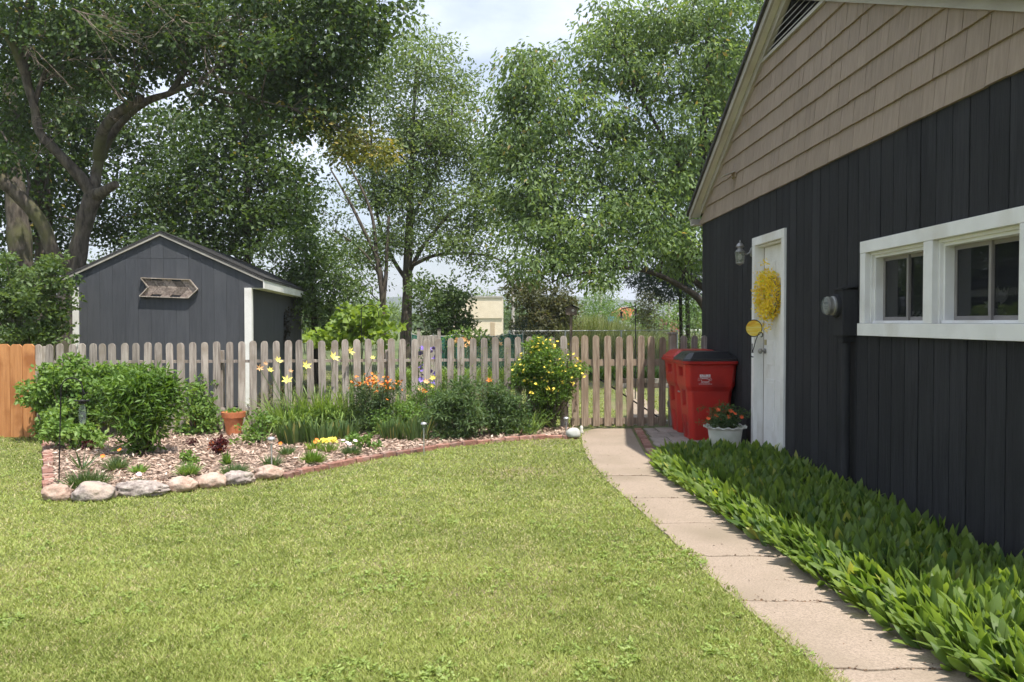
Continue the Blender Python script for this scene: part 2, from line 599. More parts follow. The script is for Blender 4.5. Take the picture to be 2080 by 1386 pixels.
class Leaves:
    def __init__(s):
        s.V, s.F, s.T, s.n = [], [], [], 0

    def add(s, V, F, T):
        s.V.append(V)
        s.F.append(F + s.n)
        s.T.append(T)
        s.n += len(V)

    def kites(s, P, D, N, L, Wd, tone, fold=.25):
        s.add(*kites(P, D, N, L, Wd, tone, fold))

    def ribbons(s, P, D, L, Wd, tone, droop, seg=4, shape=None):
        """arching blades: P base, D start direction, droop pulls the tip down"""
        n = len(P)
        D = unit(D)
        Sd = np.cross(D, np.array([0, 0, 1.0])[None])
        bad = np.linalg.norm(Sd, axis=1) < .05
        Sd[bad] = np.array([1.0, 0, 0])
        a = rng.uniform(-.7, .7, n)[:, None]
        Sd = unit(Sd)
        Sd = unit(Sd * np.cos(a) + np.cross(D, Sd) * np.sin(a))
        rows = []
        if shape is None:
            shape = [.6, 1, .9, .6, .04]
        for k in range(seg + 1):
            t = k / seg
            c = P + D * (L * t)[:, None] - np.array([0, 0, 1.0])[None] * (droop * L * t ** 2.2)[:, None]
            w = (Wd * shape[min(k, len(shape) - 1)])[:, None]
            rows.append(c - Sd * w / 2)
            rows.append(c + Sd * w / 2)
        V = np.stack(rows, 1).reshape(-1, 3)
        i = np.arange(n)[:, None] * (2 * (seg + 1))
        F = np.concatenate([i + np.array([[2 * k, 2 * k + 1, 2 * k + 3, 2 * k + 2]]) for k in range(seg)])
        s.add(V, F, np.repeat(tone, 2 * (seg + 1)))

    def obj(s, name, mat, parent=None, **tags):
        V = np.concatenate(s.V)
        tri = [f for f in s.F if f.shape[1] == 3]
        quad = [f for f in s.F if f.shape[1] == 4]
        faces = []
        if tri:
            faces.append(np.concatenate(tri))
        if quad:
            faces.append(np.concatenate(quad))
        return mobj(name, np_mesh(name, V, faces, mat, np.clip(np.concatenate(s.T), 0, 1)), parent, **tags)


def rdir(n, up=0.0, flat=1.0):
    d = rng.normal(size=(n, 3))
    d[:, 2] *= flat
    d = unit(d)
    d[:, 2] += up
    return unit(d)


def clump_leaves(lv, C, per, spread, L, Wd, droop=-.3, base=.5, cvar=.48, lvar=.25, odd=0.0, zsq=.6):
    n = len(C) * per
    cc = np.repeat(C, per, axis=0)
    ct = np.repeat(rng.normal(base, cvar * .5, len(C)), per)
    off = rng.normal(size=(n, 3))
    ln_ = np.linalg.norm(off, axis=1, keepdims=True)
    off *= np.minimum(1, 1.75 / np.maximum(ln_, 1e-6)) * spread
    off[:, 2] *= zsq
    P = cc + off
    D = unit(off / max(spread, 1e-6) * .5 + rdir(n) * .8)
    D[:, 2] += droop
    N = rdir(n, up=.9)
    tone = np.clip(ct + rng.normal(0, lvar * .5, n), 0, .86)
    if odd:
        tone[rng.random(n) < odd] = 1.0
    Ls = L * rng.uniform(.6, 1.25, n)
    lv.kites(P, D, N, Ls, Wd * rng.uniform(.7, 1.2, n), tone)


def blob_points(blobs, k, pxc=16.0, shell=2.2):
    """blobs: (u, v, ru, rv, Y, dy) in photo pixels and metres -> clump centres"""
    out = []
    for u, v, ru, rv, Y, dy in blobs:
        n = max(6, int(k * ru * rv / pxc ** 2))
        d = unit(rng.normal(size=(n, 3))) * (rng.random(n) ** (1 / shell))[:, None]
        c = AT(u, v, Y)
        s = Y / FPX
        out.append(np.stack([c.x + d[:, 0] * ru * s, Y + d[:, 1] * dy, c.z + d[:, 2] * rv * s], 1))
    return np.concatenate(out)


def tubes_np(segs, n=5):
    """segs: (M, 8) p(3) q(3) r0 r1 -> verts, faces"""
    segs = np.asarray(segs)
    p, q, r0, r1 = segs[:, :3], segs[:, 3:6], segs[:, 6], segs[:, 7]
    d = unit(q - p)
    ref = np.where(np.abs(d[:, 2:3]) < .9, np.array([[0, 0, 1.0]]), np.array([[1.0, 0, 0]]))
    a = unit(np.cross(d, ref))
    b = np.cross(d, a)
    V = []
    for c, r in ((p, r0), (q, r1)):
        for k in range(n):
            t = 2 * math.pi * k / n
            V.append(c + (a * math.cos(t) + b * math.sin(t)) * r[:, None])
    V = np.stack(V, 1).reshape(-1, 3)
    i = np.arange(len(p))[:, None] * 2 * n
    F = np.concatenate([i + np.array([[k, (k + 1) % n, n + (k + 1) % n, n + k]]) for k in range(n)])
    return V, F


def skeleton(limbs, targets, twig=.008, expo=2.3, sag=.06, minr=.006, reach=.9):
    """limbs: list of polylines [(Vector, radius)...]; the first starts at the root.
    targets are joined one by one, nearest to the root first, to the nearest node."""
    pos, par, fixed = [], [], []
    for li, L in enumerate(limbs):
        prev = -1
        if li:
            a = np.array(pos)
            dd = np.linalg.norm(a - np.array(L[0][0])[None], axis=1)
            prev = int(dd.argmin())
        for j in range(len(L)):
            P, R = L[j]
            if j and (Vector(P) - Vector(pos[-1])).length > .5:
                Q = Vector(pos[-1])
                m = int((Vector(P) - Q).length / .4)
                for k in range(1, m):
                    t = k / m
                    X = Q.lerp(Vector(P), t)
                    X += Vector((random.gauss(0, .02), random.gauss(0, .02), random.gauss(0, .02)))
                    pos.append(tuple(X))
                    par.append(prev)
                    fixed.append(L[j - 1][1] * (1 - t) + R * t)
                    prev = len(pos) - 1
            pos.append(tuple(P))
            par.append(prev)
            fixed.append(R)
            prev = len(pos) - 1
    nfix = len(pos)
    root = np.array(pos[0])
    T = targets[np.argsort(np.linalg.norm(targets - root, axis=1))]
    cap = nfix + len(T) * 5
    A = np.zeros((cap, 3))
    A[:nfix] = pos
    cost = np.zeros(cap)
    for i in range(nfix):
        cost[i] = 0 if par[i] < 0 else cost[par[i]] + np.linalg.norm(A[i] - A[par[i]]) * .25
    n = nfix
    tips = []
    for t in T:
        d = np.linalg.norm(A[:n] - t, axis=1)
        low = np.maximum(0, A[:n, 2] - t[2]) * reach      # branches rise: dislike parents above the target
        j = int((d + cost[:n] + low).argmin())
        seg = 3 if d[j] > .8 else 2
        prev = j
        for k in range(1, seg + 1):
            s = k / seg
            X = A[j] * (1 - s) + t * s
            X = X + np.array([0, 0, 1.0]) * (sag * d[j] * math.sin(math.pi * s)) + (rng.normal(0, .05 * d[j] ** .5, 3) if k < seg else 0)
            A[n] = X
            par.append(prev)
            fixed.append(0)
            cost[n] = cost[prev] + np.linalg.norm(A[n] - A[prev]) * .25
            prev = n
            n += 1
        tips.append(prev)
    area = np.zeros(n)
    kids = np.zeros(n, dtype=int)
    for i in range(n - 1, -1, -1):
        if kids[i] == 0:
            area[i] = twig ** expo
        if par[i] >= 0:
            area[par[i]] += area[i]
            kids[par[i]] += 1
    r = area ** (1 / expo)
    for i in range(nfix):
        r[i] = fixed[i] if fixed[i] else r[i]
    for i in range(nfix, n):
        r[i] = max(minr, min(r[i], r[par[i]] * .9))
    thick, thin = [], []
    for i in range(n):
        if par[i] >= 0:
            p = par[i]
            r0 = min(r[p], r[i] * 1.35) if i >= nfix else r[p]
            (thick if i < nfix else thin).append([*A[p], *A[i], r0, r[i]])
    return thick, thin, A[nfix:n]


def limb_mesh(limbs, n=12, rough=.12):
    """smooth gnarled tubes along given limbs"""
    mb = MB()
    for L in limbs:
        P = [Vector(p) for p, r in L]
        R = [r for p, r in L]
        pts, rad = [], []
        m = 5
        for i in range(len(P) - 1):
            a, b, c, d = P[max(i - 1, 0)], P[i], P[i + 1], P[min(i + 2, len(P) - 1)]
            for k in range(m):
                t = k / m
                x = .5 * ((2 * b) + (c - a) * t + (2 * a - 5 * b + 4 * c - d) * t * t + (3 * b - a - 3 * c + d) * t ** 3)
                pts.append(x)
                rad.append((R[i] * (1 - t) + R[i + 1] * t) * (1 + rough * noise.noise(x * 3.1)))
        pts.append(P[-1])
        rad.append(R[-1])
        mb.tube(pts, rad, n)
    return mb


def tree(name, label, root, limbs, blobs, leafm, barkm, k=1.6, per=42, spread=.26, L=.1, Wd=.05, droop=-.35, odd=.01,
         base=.5, group='trees beyond the fence', pxc=16, cat='tree', twig=.007, extra=None, shell=2.2, expo=2.3, cull=None, maxskel=700, sag=.06):
    o = empty(name, (0, 0, 0), label=label, cat=cat, group=group)
    o.location = root
    off = Vector(root)
    C = blob_points(blobs, k, pxc, shell)
    if cull is not None:
        C = C[cull(C)]
    sk = C if len(C) <= maxskel else C[rng.choice(len(C), maxskel, replace=False)]
    thick, thin, nodes = skeleton(limbs, sk, twig=twig, expo=expo, sag=sag)
    V, F = tubes_np(thin, 5)
    mb = limb_mesh(limbs)
    mb.add(V.tolist(), F.tolist(), True)
    mb.obj('trunk', barkm, o, loc=-off)
    lv = Leaves()
    clump_leaves(lv, C, per, spread, L, Wd, droop, base=base, odd=odd)
    if extra is not None:
        extra(lv)
    lv.obj('crown', leafm, o).location = -off
    return o

# ================================================================ GROUND
def sheet(name, pts, z, mat, thick=None, parent=None, **tags):
    mb = MB()
    if thick:
        mb.prism([(p[0], p[1], z - thick) for p in pts], (0, 0, thick))
    else:
        mb.add([(p[0], p[1], z) for p in pts], [tuple(range(len(pts)))])
    return mb.obj(name, mat, parent, **tags)


FY0, FY1 = 10.8, 11.85                      # picket fence: left end, garage end
FA = Vector((AT(70, 655, FY0).x, FY0, 0))
FB = Vector((AT(1425, 655, FY1).x, FY1, 0))
FD = (FB - FA).normalized()
FN = Vector((FD.y, -FD.x, 0))               # towards the camera


def on_fence(u, off=0.0):
    """ground point of the fence plane seen in photo column u"""
    d = ray(u, 655)
    d.z = 0
    n = FN
    s = (FA.dot(n) + off) / d.dot(n)
    return d * s


sheet('ground', [(-1500, -60), (1500, -60), (1500, 1800), (-1500, 1800)], -.012, M['far_ground'], kind='structure')
sheet('lawn', [(-16, -4), (5.5, -4), (5.5, 26), (-16, 26)], -.004, M['lawn'], kind='structure')

# path -----------------------------------------------------------
LEFT = [(1.9, 1.52), (2.95, 1.375), (3.445, 1.334), (4.42, 1.21), (5.86, 1.08), (6.9, .986), (7.75, .90), (8.5, .86), (9.16, .835), (10.07, .86), (10.95, .92), (11.3, 1.0), (11.6, 1.16)]


def XL(y):
    return float(np.interp(y, [a for a, b in LEFT], [b for a, b in LEFT]))


def XR(y):
    return float(np.interp(y, [1.9, 3.5, 6, 8, 8.9, 9.5, 11.6], [2.19, 1.99, 1.72, 1.56, 1.52, 1.52, 1.68]))


path = empty('path', (1.2, 6, 0), kind='structure', label='pale concrete garden path curving from the lawn to the gate')
cuts = [1.9, 2.75, 3.53, 4.40, 5.25, 6.12, 7.0, 8.02, 9.2, 11.6]
for i in range(len(cuts) - 1):
    y0, y1 = cuts[i] + (.010 if i % 2 else .006), cuts[i + 1] - .007
    ys = np.linspace(y0, y1, 9)
    wob = .035
    j0 = [(XL(y0) + (XR(y0) - XL(y0)) * t, y0 + wob * noise.noise(Vector((t * 5, y0, 0)))) for t in (.1, .2, .3, .4, .5, .6, .7, .8, .9)]
    j1 = [(XL(y1) + (XR(y1) - XL(y1)) * t, y1 + wob * noise.noise(Vector((t * 5, cuts[i + 1], 0)))) for t in (.9, .8, .7, .6, .5, .4, .3, .2, .1)]
    poly = [(XL(y) + .012 * noise.noise(Vector((y * 6, 0, 0))), y) for y in ys[::-1]] + j0 + [(XR(y), y) for y in ys] + j1
    mb = MB()
    mb.prism([(p[0] - 1.2, p[1] - 6, -.08) for p in poly], (0, 0, .08 + .008 + random.uniform(-.002, .003)))
    mb.obj('slab', M['concrete'], path, bevel=.006)

# patio beside the bins -------------------------------------------
patio = empty('patio', (2.0, 10, 0), kind='structure', label='shaded paving of grey slabs and red bricks under the bins')
cx = 1.56
rows = [(9.3, 9.75), (9.77, 10.2), (10.22, 10.68), (10.70, 11.16), (11.18, 11.62)]
for j, (y0, y1) in enumerate(rows):
    xs = [XR((y0 + y1) / 2) + .02, 2.0 + .1 * (j % 2), 2.42, 2.86]
    for i in range(3):
        mb = MB()
        sk = .1 * (1 - i / 3)
        a, b = xs[i] + .008 + (.16 if i == 0 else 0), xs[i + 1] - .008
        mb.prism([(a - 2, y0 - 10, -.05), (b - 2, y0 - 10, -.05), (b - 2, y1 - 10, -.05), (a - 2, y1 - 10 + sk * .1, -.05)], (0, 0, .05 + .014 + random.uniform(-.004, .006)))
        mb.obj('slab', M['paver'], patio, bevel=.005)
bprev = bpy.data.meshes.new('tmp')
bme = MB().box(-.048, .048, -.098, .098, 0, .06).mesh('brick', M['brick'], .006)
for i in range(11):
    y = 9.38 + i * .205
    b = mobj('brick', bme, patio, (XR(y) + .085 - 2, y - 10, -.04 + random.uniform(0, .01)), (0, 0, random.uniform(-.08, .08) - .1))

# flower bed -------------------------------------------------------
edge_px = [(575, 966), (620, 955), (700, 938), (775, 924), (850, 912), (925, 901), (1000, 894), (1060, 889), (1110, 886), (1172, 886)]
edge = [G(u, v, .03) for u, v in edge_px]
stone_px = [(110, 1018, 29, 27), (183, 1018, 44, 30), (282, 1009, 54, 24), (366, 1000, 30, 24), (424, 992, 30, 24), (481, 985, 32, 22), (541, 974, 30, 22)]
left_px = [(95, 897), (97, 930), (98, 965), (100, 990)]
left = [G(u, v, .03) for u, v in left_px]
fb_l, fb_r = on_fence(88, .05), on_fence(1160, .05)
bed_poly = [(p.x, p.y) for p in [fb_l] + left] + [(G(u, v).x, G(u, v).y + .12) for u, v, a, b in stone_px] + [(p.x, p.y) for p in edge] + [(fb_r.x, fb_r.y)]
sheet('flower_bed_soil', bed_poly, .028, M['soil'], thick=.06, kind='structure')
BX = np.array(bed_poly)


def inside(poly, x, y):
    poly = np.asarray(poly)
    r = np.zeros(len(x), dtype=bool)
    n = len(poly)
    j = n - 1
    for i in range(n):
        xi, yi, xj, yj = poly[i][0], poly[i][1], poly[j][0], poly[j][1]
        c = ((yi > y) != (yj > y)) & (x < (xj - xi) * (y - yi) / (yj - yi + 1e-12) + xi)
        r ^= c
        j = i
    return r


# wood chip mulch
n = 34000
x = rng.uniform(BX[:, 0].min(), BX[:, 0].max(), n)
y = rng.uniform(BX[:, 1].min(), BX[:, 1].max(), n)
k = inside(bed_poly, x, y)
x, y = x[k], y[k]
n = len(x)
lv = Leaves()
D = rdir(n, flat=.25)
tone = np.clip(rng.normal(.5, .28, n), 0, .95)
lv.kites(np.stack([x, y, rng.uniform(.03, .055, n)], 1), D, rdir(n, up=2.0), rng.uniform(.03, .10, n), rng.uniform(.009, .028, n), tone, fold=.1)
lv.obj('mulch', LM['mulch'], kind='stuff', label='pinkish wood chip mulch covering the flower bed')

# brick edging
def along(pts, step):
    P = [Vector(p) for p in pts]
    out, acc = [], 0.0
    for a, b in zip(P[:-1], P[1:]):
        L = (b - a).length
        while acc + 1e-6 < L:
            out.append((a.lerp(b, acc / L), (b - a).normalized()))
            acc += step
        acc -= L
    return out


edging = empty('brick_edging', edge[4], label='curved line of red bricks between the mulch bed and the lawn', cat='brick edging')
bme2 = MB().box(-.099, .099, -.047, .047, -.035, .045).mesh('brick', M['brick'], .007)
for p, d in along(edge, .206):
    q = p + d * .1
    a = math.atan2(d.y, d.x)
    b = mobj('brick', bme2, edging, (q.x - edge[4].x, q.y - edge[4].y, random.uniform(-.035, -.022)), (random.uniform(-.03, .03), random.uniform(-.02, .02), a + random.uniform(-.03, .03)))
edging2 = empty('brick_edging', left[1], label='straight row of faded bricks running from the orange fence to the corner stone', cat='brick edging')
for p, d in along(left, .212):
    q = p + d * .1
    a = math.atan2(d.y, d.x)
    b = mobj('brick', bme2, edging2, (q.x - left[1].x + random.uniform(-.01, .01), q.y - left[1].y, random.uniform(-.035, -.02)), (random.uniform(-.04, .04), random.uniform(-.02, .02), a + random.uniform(-.05, .05)))

# border stones
stone_lab = ['rounded tan corner stone under the shepherd hook at the end of the stone row', 'large grey oval boulder second from the corner of the bed', 'long flat craggy grey stone in the middle of the stone row',
             'smooth pale pink stone right of the craggy grey one', 'brown rounded stone between two paler stones', 'small broken reddish stone with rough top', 'smooth pink stone touching the first brick of the curved edging']
stone_mats = ['stone_a', 'stone_b', 'stone_b', 'stone_a', 'stone_a', 'stone_b', 'stone_a']
for i, (u, v, ru, rv) in enumerate(stone_px):
    g = G(u, v)
    s = g.y / FPX
    rx, rz, ry = ru * s, rv * s * .74, ru * s * (.75 if i != 2 else .5)
    bm = bmesh.new()
    bmesh.ops.create_icosphere(bm, subdivisions=4, radius=1)
    for q in bm.verts:
        p = q.co.copy()
        p.x = math.copysign(abs(p.x) ** .8, p.x)
        f = 1 + .26 * noise.noise(p * 1.3 + Vector((i * 9, 0, 0))) + (.08 if i not in (2, 5) else .24) * noise.noise(p * 3.6 + Vector((0, i * 7, 0))) + .035 * noise.noise(p * 9)
        f = min(f, 1.12 - .10 * abs(noise.noise(p * 2.2 + Vector((3, i * 5, 1)))))
        q.co = Vector((p.x * rx * f, p.y * ry * f, max(p.z, -.55) * rz * f))
        if i == 2:
            q.co.z *= 1 - .25 * p.x
    for fa in bm.faces:
        fa.smooth = True
    me = bpy.data.meshes.new('border_stone')
    bm.to_mesh(me)
    bm.free()
    me.materials.append(M[stone_mats[i]])
    mobj('border_stone', me, None, (g.x, g.y + ry * .55, rz * .62), (0, 0, random.uniform(-.1, .1)), label=stone_lab[i], cat='stone', group='stones edging the flower bed')
g = G(1166, 893)
bm = bmesh.new()
bmesh.ops.create_icosphere(bm, subdivisions=3, radius=1)
for q in bm.verts:
    p = q.co.copy()
    q.co = Vector((p.x * .10, p.y * .08, max(p.z, -.4) * .085)) * (1 + .12 * noise.noise(p * 1.5))
for fa in bm.faces:
    fa.smooth = True
me = bpy.data.meshes.new('white_stone')
bm.to_mesh(me)
bm.free()
me.materials.append(pm('quartz', (.36, .37, .34), (.50, .51, .48), scale=6, rough=.6))
mobj('white_stone', me, None, (g.x, g.y + .1, .055), label='rounded whitish quartz stone at the path corner beside the gate', cat='stone')

# ================================================================ PICKET FENCE
def picket_mesh(name, w, h, t, mat, seed, dog=False):
    r = random.Random(seed)
    if dog:
        out = [(-w / 2, 0), (w / 2, 0), (w / 2, h - .03), (w / 2 - .03, h), (-w / 2 + .03, h), (-w / 2, h - .03)]
    else:
        out = [(-w / 2, 0), (w / 2, 0), (w / 2, h - .055)]
        for k in range(1, 8):
            a = math.pi * k / 8
            out.append((w / 2 * math.cos(a) * (1 if abs(math.cos(a)) < .8 else 1), h - .055 + .055 * math.sin(a) ** .8))
        out.append((-w / 2, h - .055))
    mb = MB()
    mb.prism([(x + r.uniform(-.0015, .0015), -t / 2, z) for x, z in out], (0, t, 0))
    return mb.mesh(name, mat, .003)


fence = empty('picket_fence', on_fence(560), label='long weathered grey picket fence behind the flower bed', cat='fence')
FO = fence.location.copy()
pk = [picket_mesh('picket', w, 1.18, .019, M['old_wood'], i) for i, w in enumerate((.092, .096, .094))]
fence_u = [76.6, 98, 121, 144, 164, 188, 208, 228, 251, 275, 298, 321, 345, 368, 391, 415, 439, 465, 489.6, 513, 536, 561, 584, 607, 631, 655, 679, 702, 726, 749, 773, 796, 818, 841.6, 867, 890, 913.5, 937, 960, 983.7, 1007, 1030.5, 1054, 1077, 1100, 1122.7, 1145.5]
fa = math.atan2(FD.y, FD.x)


def top_z(u, p):
    v = np.interp(u, [70, 440, 840, 1160, 1425], [699, 694.5, 688, 683, 683])
    return AT(u, v, p.y).z


for i, u in enumerate(fence_u):
    p = on_fence(u, .012)
    z0 = .03
    h = top_z(u, p) + random.uniform(-.008, .008) - z0
    o = mobj('picket', pk[i % 3], fence, (p.x - FO.x, p.y - FO.y, z0), (random.uniform(-.008, .008), random.uniform(-.012, .012), fa))
    o.scale = (1, 1, h / 1.18)
# an extra pair of narrow boards closes the left end
p = on_fence(87, .012)
mobj('picket', pk[1], fence, (p.x - FO.x, p.y - FO.y, .03), (0, .01, fa)).scale = (1, 1, (top_z(87, p) - .06) / 1.18)
pl, pr = on_fence(72), on_fence(1158)
for z, v_ in ((.33, 0), (.975, 1)):
    n_r = 4
    for k in range(n_r):
        a, b = pl.lerp(pr, k / n_r), pl.lerp(pr, (k + 1) / n_r)
        d = (b - a).normalized() * .004
        mb = MB().bar(a + d - FO - FN * .045 + Vector((0, 0, z)), b - d - FO - FN * .045 + Vector((0, 0, z)), .075, .036)
        mb.obj('rail', M['old_wood'], fence)
for u in (84, 447, 790, 1075, 1148):
    p = on_fence(u, -.09) - FO
    zt = 1.12
    MB().box(p.x - .045, p.x + .045, p.y - .045, p.y + .045, -.05, zt).obj('post', M['old_wood'], fence, bevel=.004)

gate = empty('picket_gate', on_fence(1250), label='tan picket gate at the end of the path, half in garage shade', cat='gate')
GO = gate.location.copy()
gk = [picket_mesh('picket', w, 1.25, .02, M['gate_wood'], 10 + i) for i, w in enumerate((.098, .10, .096))]
gate_u = [1169, 1188.5, 1211.8, 1235, 1258, 1280.5, 1302, 1323, 1345.5]
for i, u in enumerate(gate_u):
    p = on_fence(u, .02)
    z0 = AT(u, 866, p.y).z
    z1 = AT(u, 683 + random.uniform(-2, 2), p.y).z
    o = mobj('picket', gk[i % 3], gate, (p.x - GO.x, p.y - GO.y, z0), (random.uniform(-.005, .005), random.uniform(-.008, .008), fa))
    o.scale = (1, 1, (z1 - z0) / 1.25)
ga, gb = on_fence(1160) - GO, on_fence(1354) - GO
for z in (.10, .93):
    MB().bar(ga - FN * .02 + Vector((0, 0, z)), gb - FN * .02 + Vector((0, 0, z)), .035, .09).obj('rail', M['gate_wood'], gate)
MB().bar(ga - FN * .045 + Vector((0.1, 0, .9)), gb - FN * .045 + Vector((-.1, 0, .14)), .012, .02).obj('brace', M['iron'], gate)
# fence stub between gate and garage
stub = empty('picket_fence', on_fence(1390), label='short shaded length of picket fence between the gate and the garage behind the red bins', cat='fence')
SO = stub.location.copy()
for i, u in enumerate((1367.5, 1389, 1410, 1431)):
    p = on_fence(u, .012)
    o = mobj('picket', pk[i % 3], stub, (p.x - SO.x, p.y - SO.y, .03), (0, random.uniform(-.008, .008), fa))
    o.scale = (1, 1, (top_z(u, p) - .02) / 1.18)
sa, sb = on_fence(1358) - SO, on_fence(1440) - SO
for z in (.33, .93):
    MB().bar(sa - FN * .025 + Vector((0, 0, z)), sb - FN * .025 + Vector((0, 0, z)), .038, .085).obj('rail', M['old_wood'], stub)
p = on_fence(1366, -.08) - SO
MB().box(p.x - .05, p.x + .05, p.y - .05, p.y + .05, -.05, 1.33).obj('post', M['gate_wood'], stub, bevel=.004)
MB().box(p.x - .065, p.x + .065, p.y - .065, p.y + .065, 1.33, 1.36).obj('post_cap', M['old_wood'], stub, bevel=.004)

# orange cedar fence at the far left
cf = empty('cedar_fence', AT(30, 655, 10.75) * 1, label='new orange cedar board fence cut off by the left edge of the photo', cat='fence')
cf.location.z = 0
CO = cf.location.copy()
cb_w = 25.2 / FPX * 10.75
cbm = picket_mesh('board', cb_w - .006, 1.215, .02, M['cedar'], 33, dog=True)
for i in range(26):
    u = 57.5 - 25.2 * i
    p = AT(u, 655, 10.75)
    o = mobj('board', cbm, cf, (p.x - CO.x, -.005 * (i % 2), .0), (0, random.uniform(-.003, .003), 0))
    o.scale = (1, 1, 1 + random.uniform(-.004, .004))
for z in (.3, .95):
    MB().box(-3.95, .25, .016, .054, z - .045, z + .045).obj('rail', M['cedar'], cf)
MB().box(.12, .21, .06, .15, -.05, 1.15).obj('post', M['cedar'], cf)

# ================================================================ GARAGE
CW = 2.97
WT = .0143
gar = empty('garage', (CW, 0, 0), WT, label='charcoal garage with tan shingled gable and white trimmed windows beside the path', cat='garage')
EX, EY = Vector((math.cos(WT), math.sin(WT), 0)), Vector((-math.sin(WT), math.cos(WT), 0))
GORG = Vector((CW, 0, 0))


def WL(u, v, o=0.0):
    """(along wall, height) of the wall plane at local x=o seen at pixel"""
    d = ray(u, v)
    c = Vector((0, 0, H))
    s = (o - (c - GORG).dot(EX)) / d.dot(EX)
    p = c + d * s
    return (p - GORG).dot(EY), p.z


def GW(x, y, z):
    return GORG + EX * x + EY * y + Vector((0, 0, z))


T_FAR = WL(1427, 600)[0]
T_NEAR = 3.85
Z_SID = WL(1422, 458)[1]
ra, rb = WL(1421.6, 458), WL(1558.7, 119)
KL = (rb[1] - ra[1]) / (ra[0] - rb[0])
rc, rd = WL(1674, 1.8), WL(2080, 23.4)
KR = (rc[1] - rd[1]) / (rc[0] - rd[0])
# left rake z = ra.z + KL*(ra.t - t); right rake z = rd.z + KR*(t - rd.t)
T_PK = (ra[1] + KL * ra[0] - rd[1] + KR * rd[0]) / (KL + KR)
Z_PK = ra[1] + KL * (ra[0] - T_PK)
print('garage', T_FAR, Z_SID, KL, KR, T_PK, Z_PK)


def rakeL(t):
    return ra[1] + KL * (ra[0] - t)


def rakeR(t):
    return rd[1] + KR * (t - rd[0])


T_NEAR = rd[0] - (rd[1] - Z_SID) / KR

d_l, d_r = WL(1532, 620)[0], WL(1598, 620)[0]
Z_DT = WL(1596, 464)[1]
dz0 = .06
cas = .095
door_o = (d_r + cas, d_l - cas, dz0, Z_DT - cas)
w_l, w_r = WL(1753.5, 600)[0], 4.60
wz0, wz1 = WL(1753, 656.7)[1], WL(1753, 492.3)[1]
wzb = WL(1753, 681.6)[1]
mull0, mull1 = WL(1901.6, 600)[0], WL(1883, 600)[0]
wopen = [(mull1, w_l - cas, wz0 + .0, wz1 - cas), (w_r + cas, mull0, wz0 + .0, wz1 - cas)]
holes = [(a_ - .006, b_ + .006, c_ - .006, d_ + .006) for a_, b_, c_, d_ in [door_o] + wopen]

# backing behind the boards (with the openings left free)
def cut_boxes(a, b, z0, z1, holes):
    """rectangles of [a,b]x[z0,z1] minus holes"""
    rects = [(a, b, z0, z1)]
    for h0, h1, hz0, hz1 in holes:
        new = []
        for (p, q, r, s) in rects:
            if h1 <= p or h0 >= q or hz1 <= r or hz0 >= s:
                new.append((p, q, r, s))
                continue
            if h0 > p:
                new.append((p, h0, r, s))
            if h1 < q:
                new.append((h1, q, r, s))
            lo, hi = max(p, h0), min(q, h1)
            if hz0 > r:
                new.append((lo, hi, r, hz0))
            if hz1 < s:
                new.append((lo, hi, hz1, s))
        rects = new
    return [r for r in rects if r[1] - r[0] > .002 and r[3] - r[2] > .002]


mb = MB()
for (p, q, r, s) in cut_boxes(T_NEAR, T_FAR, 0, Z_SID + .02, holes):
    mb.box(.012, .12, p, q, r, s)
mb.prism([(.012, T_NEAR, Z_SID + .02), (.012, T_FAR, Z_SID + .02), (.012, T_PK, Z_PK)], (.1, 0, 0))
mb.obj('wall', M['gap_dark'], gar)
mb = MB()
mb.box(.13, 6.4, T_FAR - .1, T_FAR, 0, Z_SID)
mb.box(.13, 6.4, T_NEAR, T_NEAR + .1, 0, Z_SID)
mb.box(6.3, 6.4, T_NEAR, T_FAR, 0, Z_SID)
mb.obj('side_wall', M['charcoal'], gar)
# inside darkness: floor and ceiling
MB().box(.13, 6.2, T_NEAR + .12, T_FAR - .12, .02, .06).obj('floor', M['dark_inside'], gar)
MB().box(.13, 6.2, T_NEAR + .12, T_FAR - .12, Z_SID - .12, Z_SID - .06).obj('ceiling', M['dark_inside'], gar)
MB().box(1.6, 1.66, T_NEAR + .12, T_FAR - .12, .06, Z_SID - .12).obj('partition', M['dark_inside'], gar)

# vertical boards
t = T_FAR
i = 0
while t > T_NEAR + .01:
    wd = .2032 if i % 6 else .2032
    g = .008 if i % 3 else .015
    a, b = max(t - wd + g, T_NEAR), t
    for (p, q, r, s) in cut_boxes(a, b, .06, Z_SID, holes):
        MB().box(-.006, .012, p, q, r, s).obj('board', M['charcoal'], gar)
    t -= wd
    i += 1

# gable shingles
def clip(poly, f):
    """keep the part of a (t, z) polygon where f(p) >= 0 (f linear)"""
    out = []
    for a, b in zip(poly, poly[1:] + poly[:1]):
        fa_, fb_ = f(a), f(b)
        if fa_ >= 0:
            out.append(a)
        if (fa_ >= 0) != (fb_ >= 0):
            s = fa_ / (fa_ - fb_)
            out.append((a[0] + (b[0] - a[0]) * s, a[1] + (b[1] - a[1]) * s))
    return out


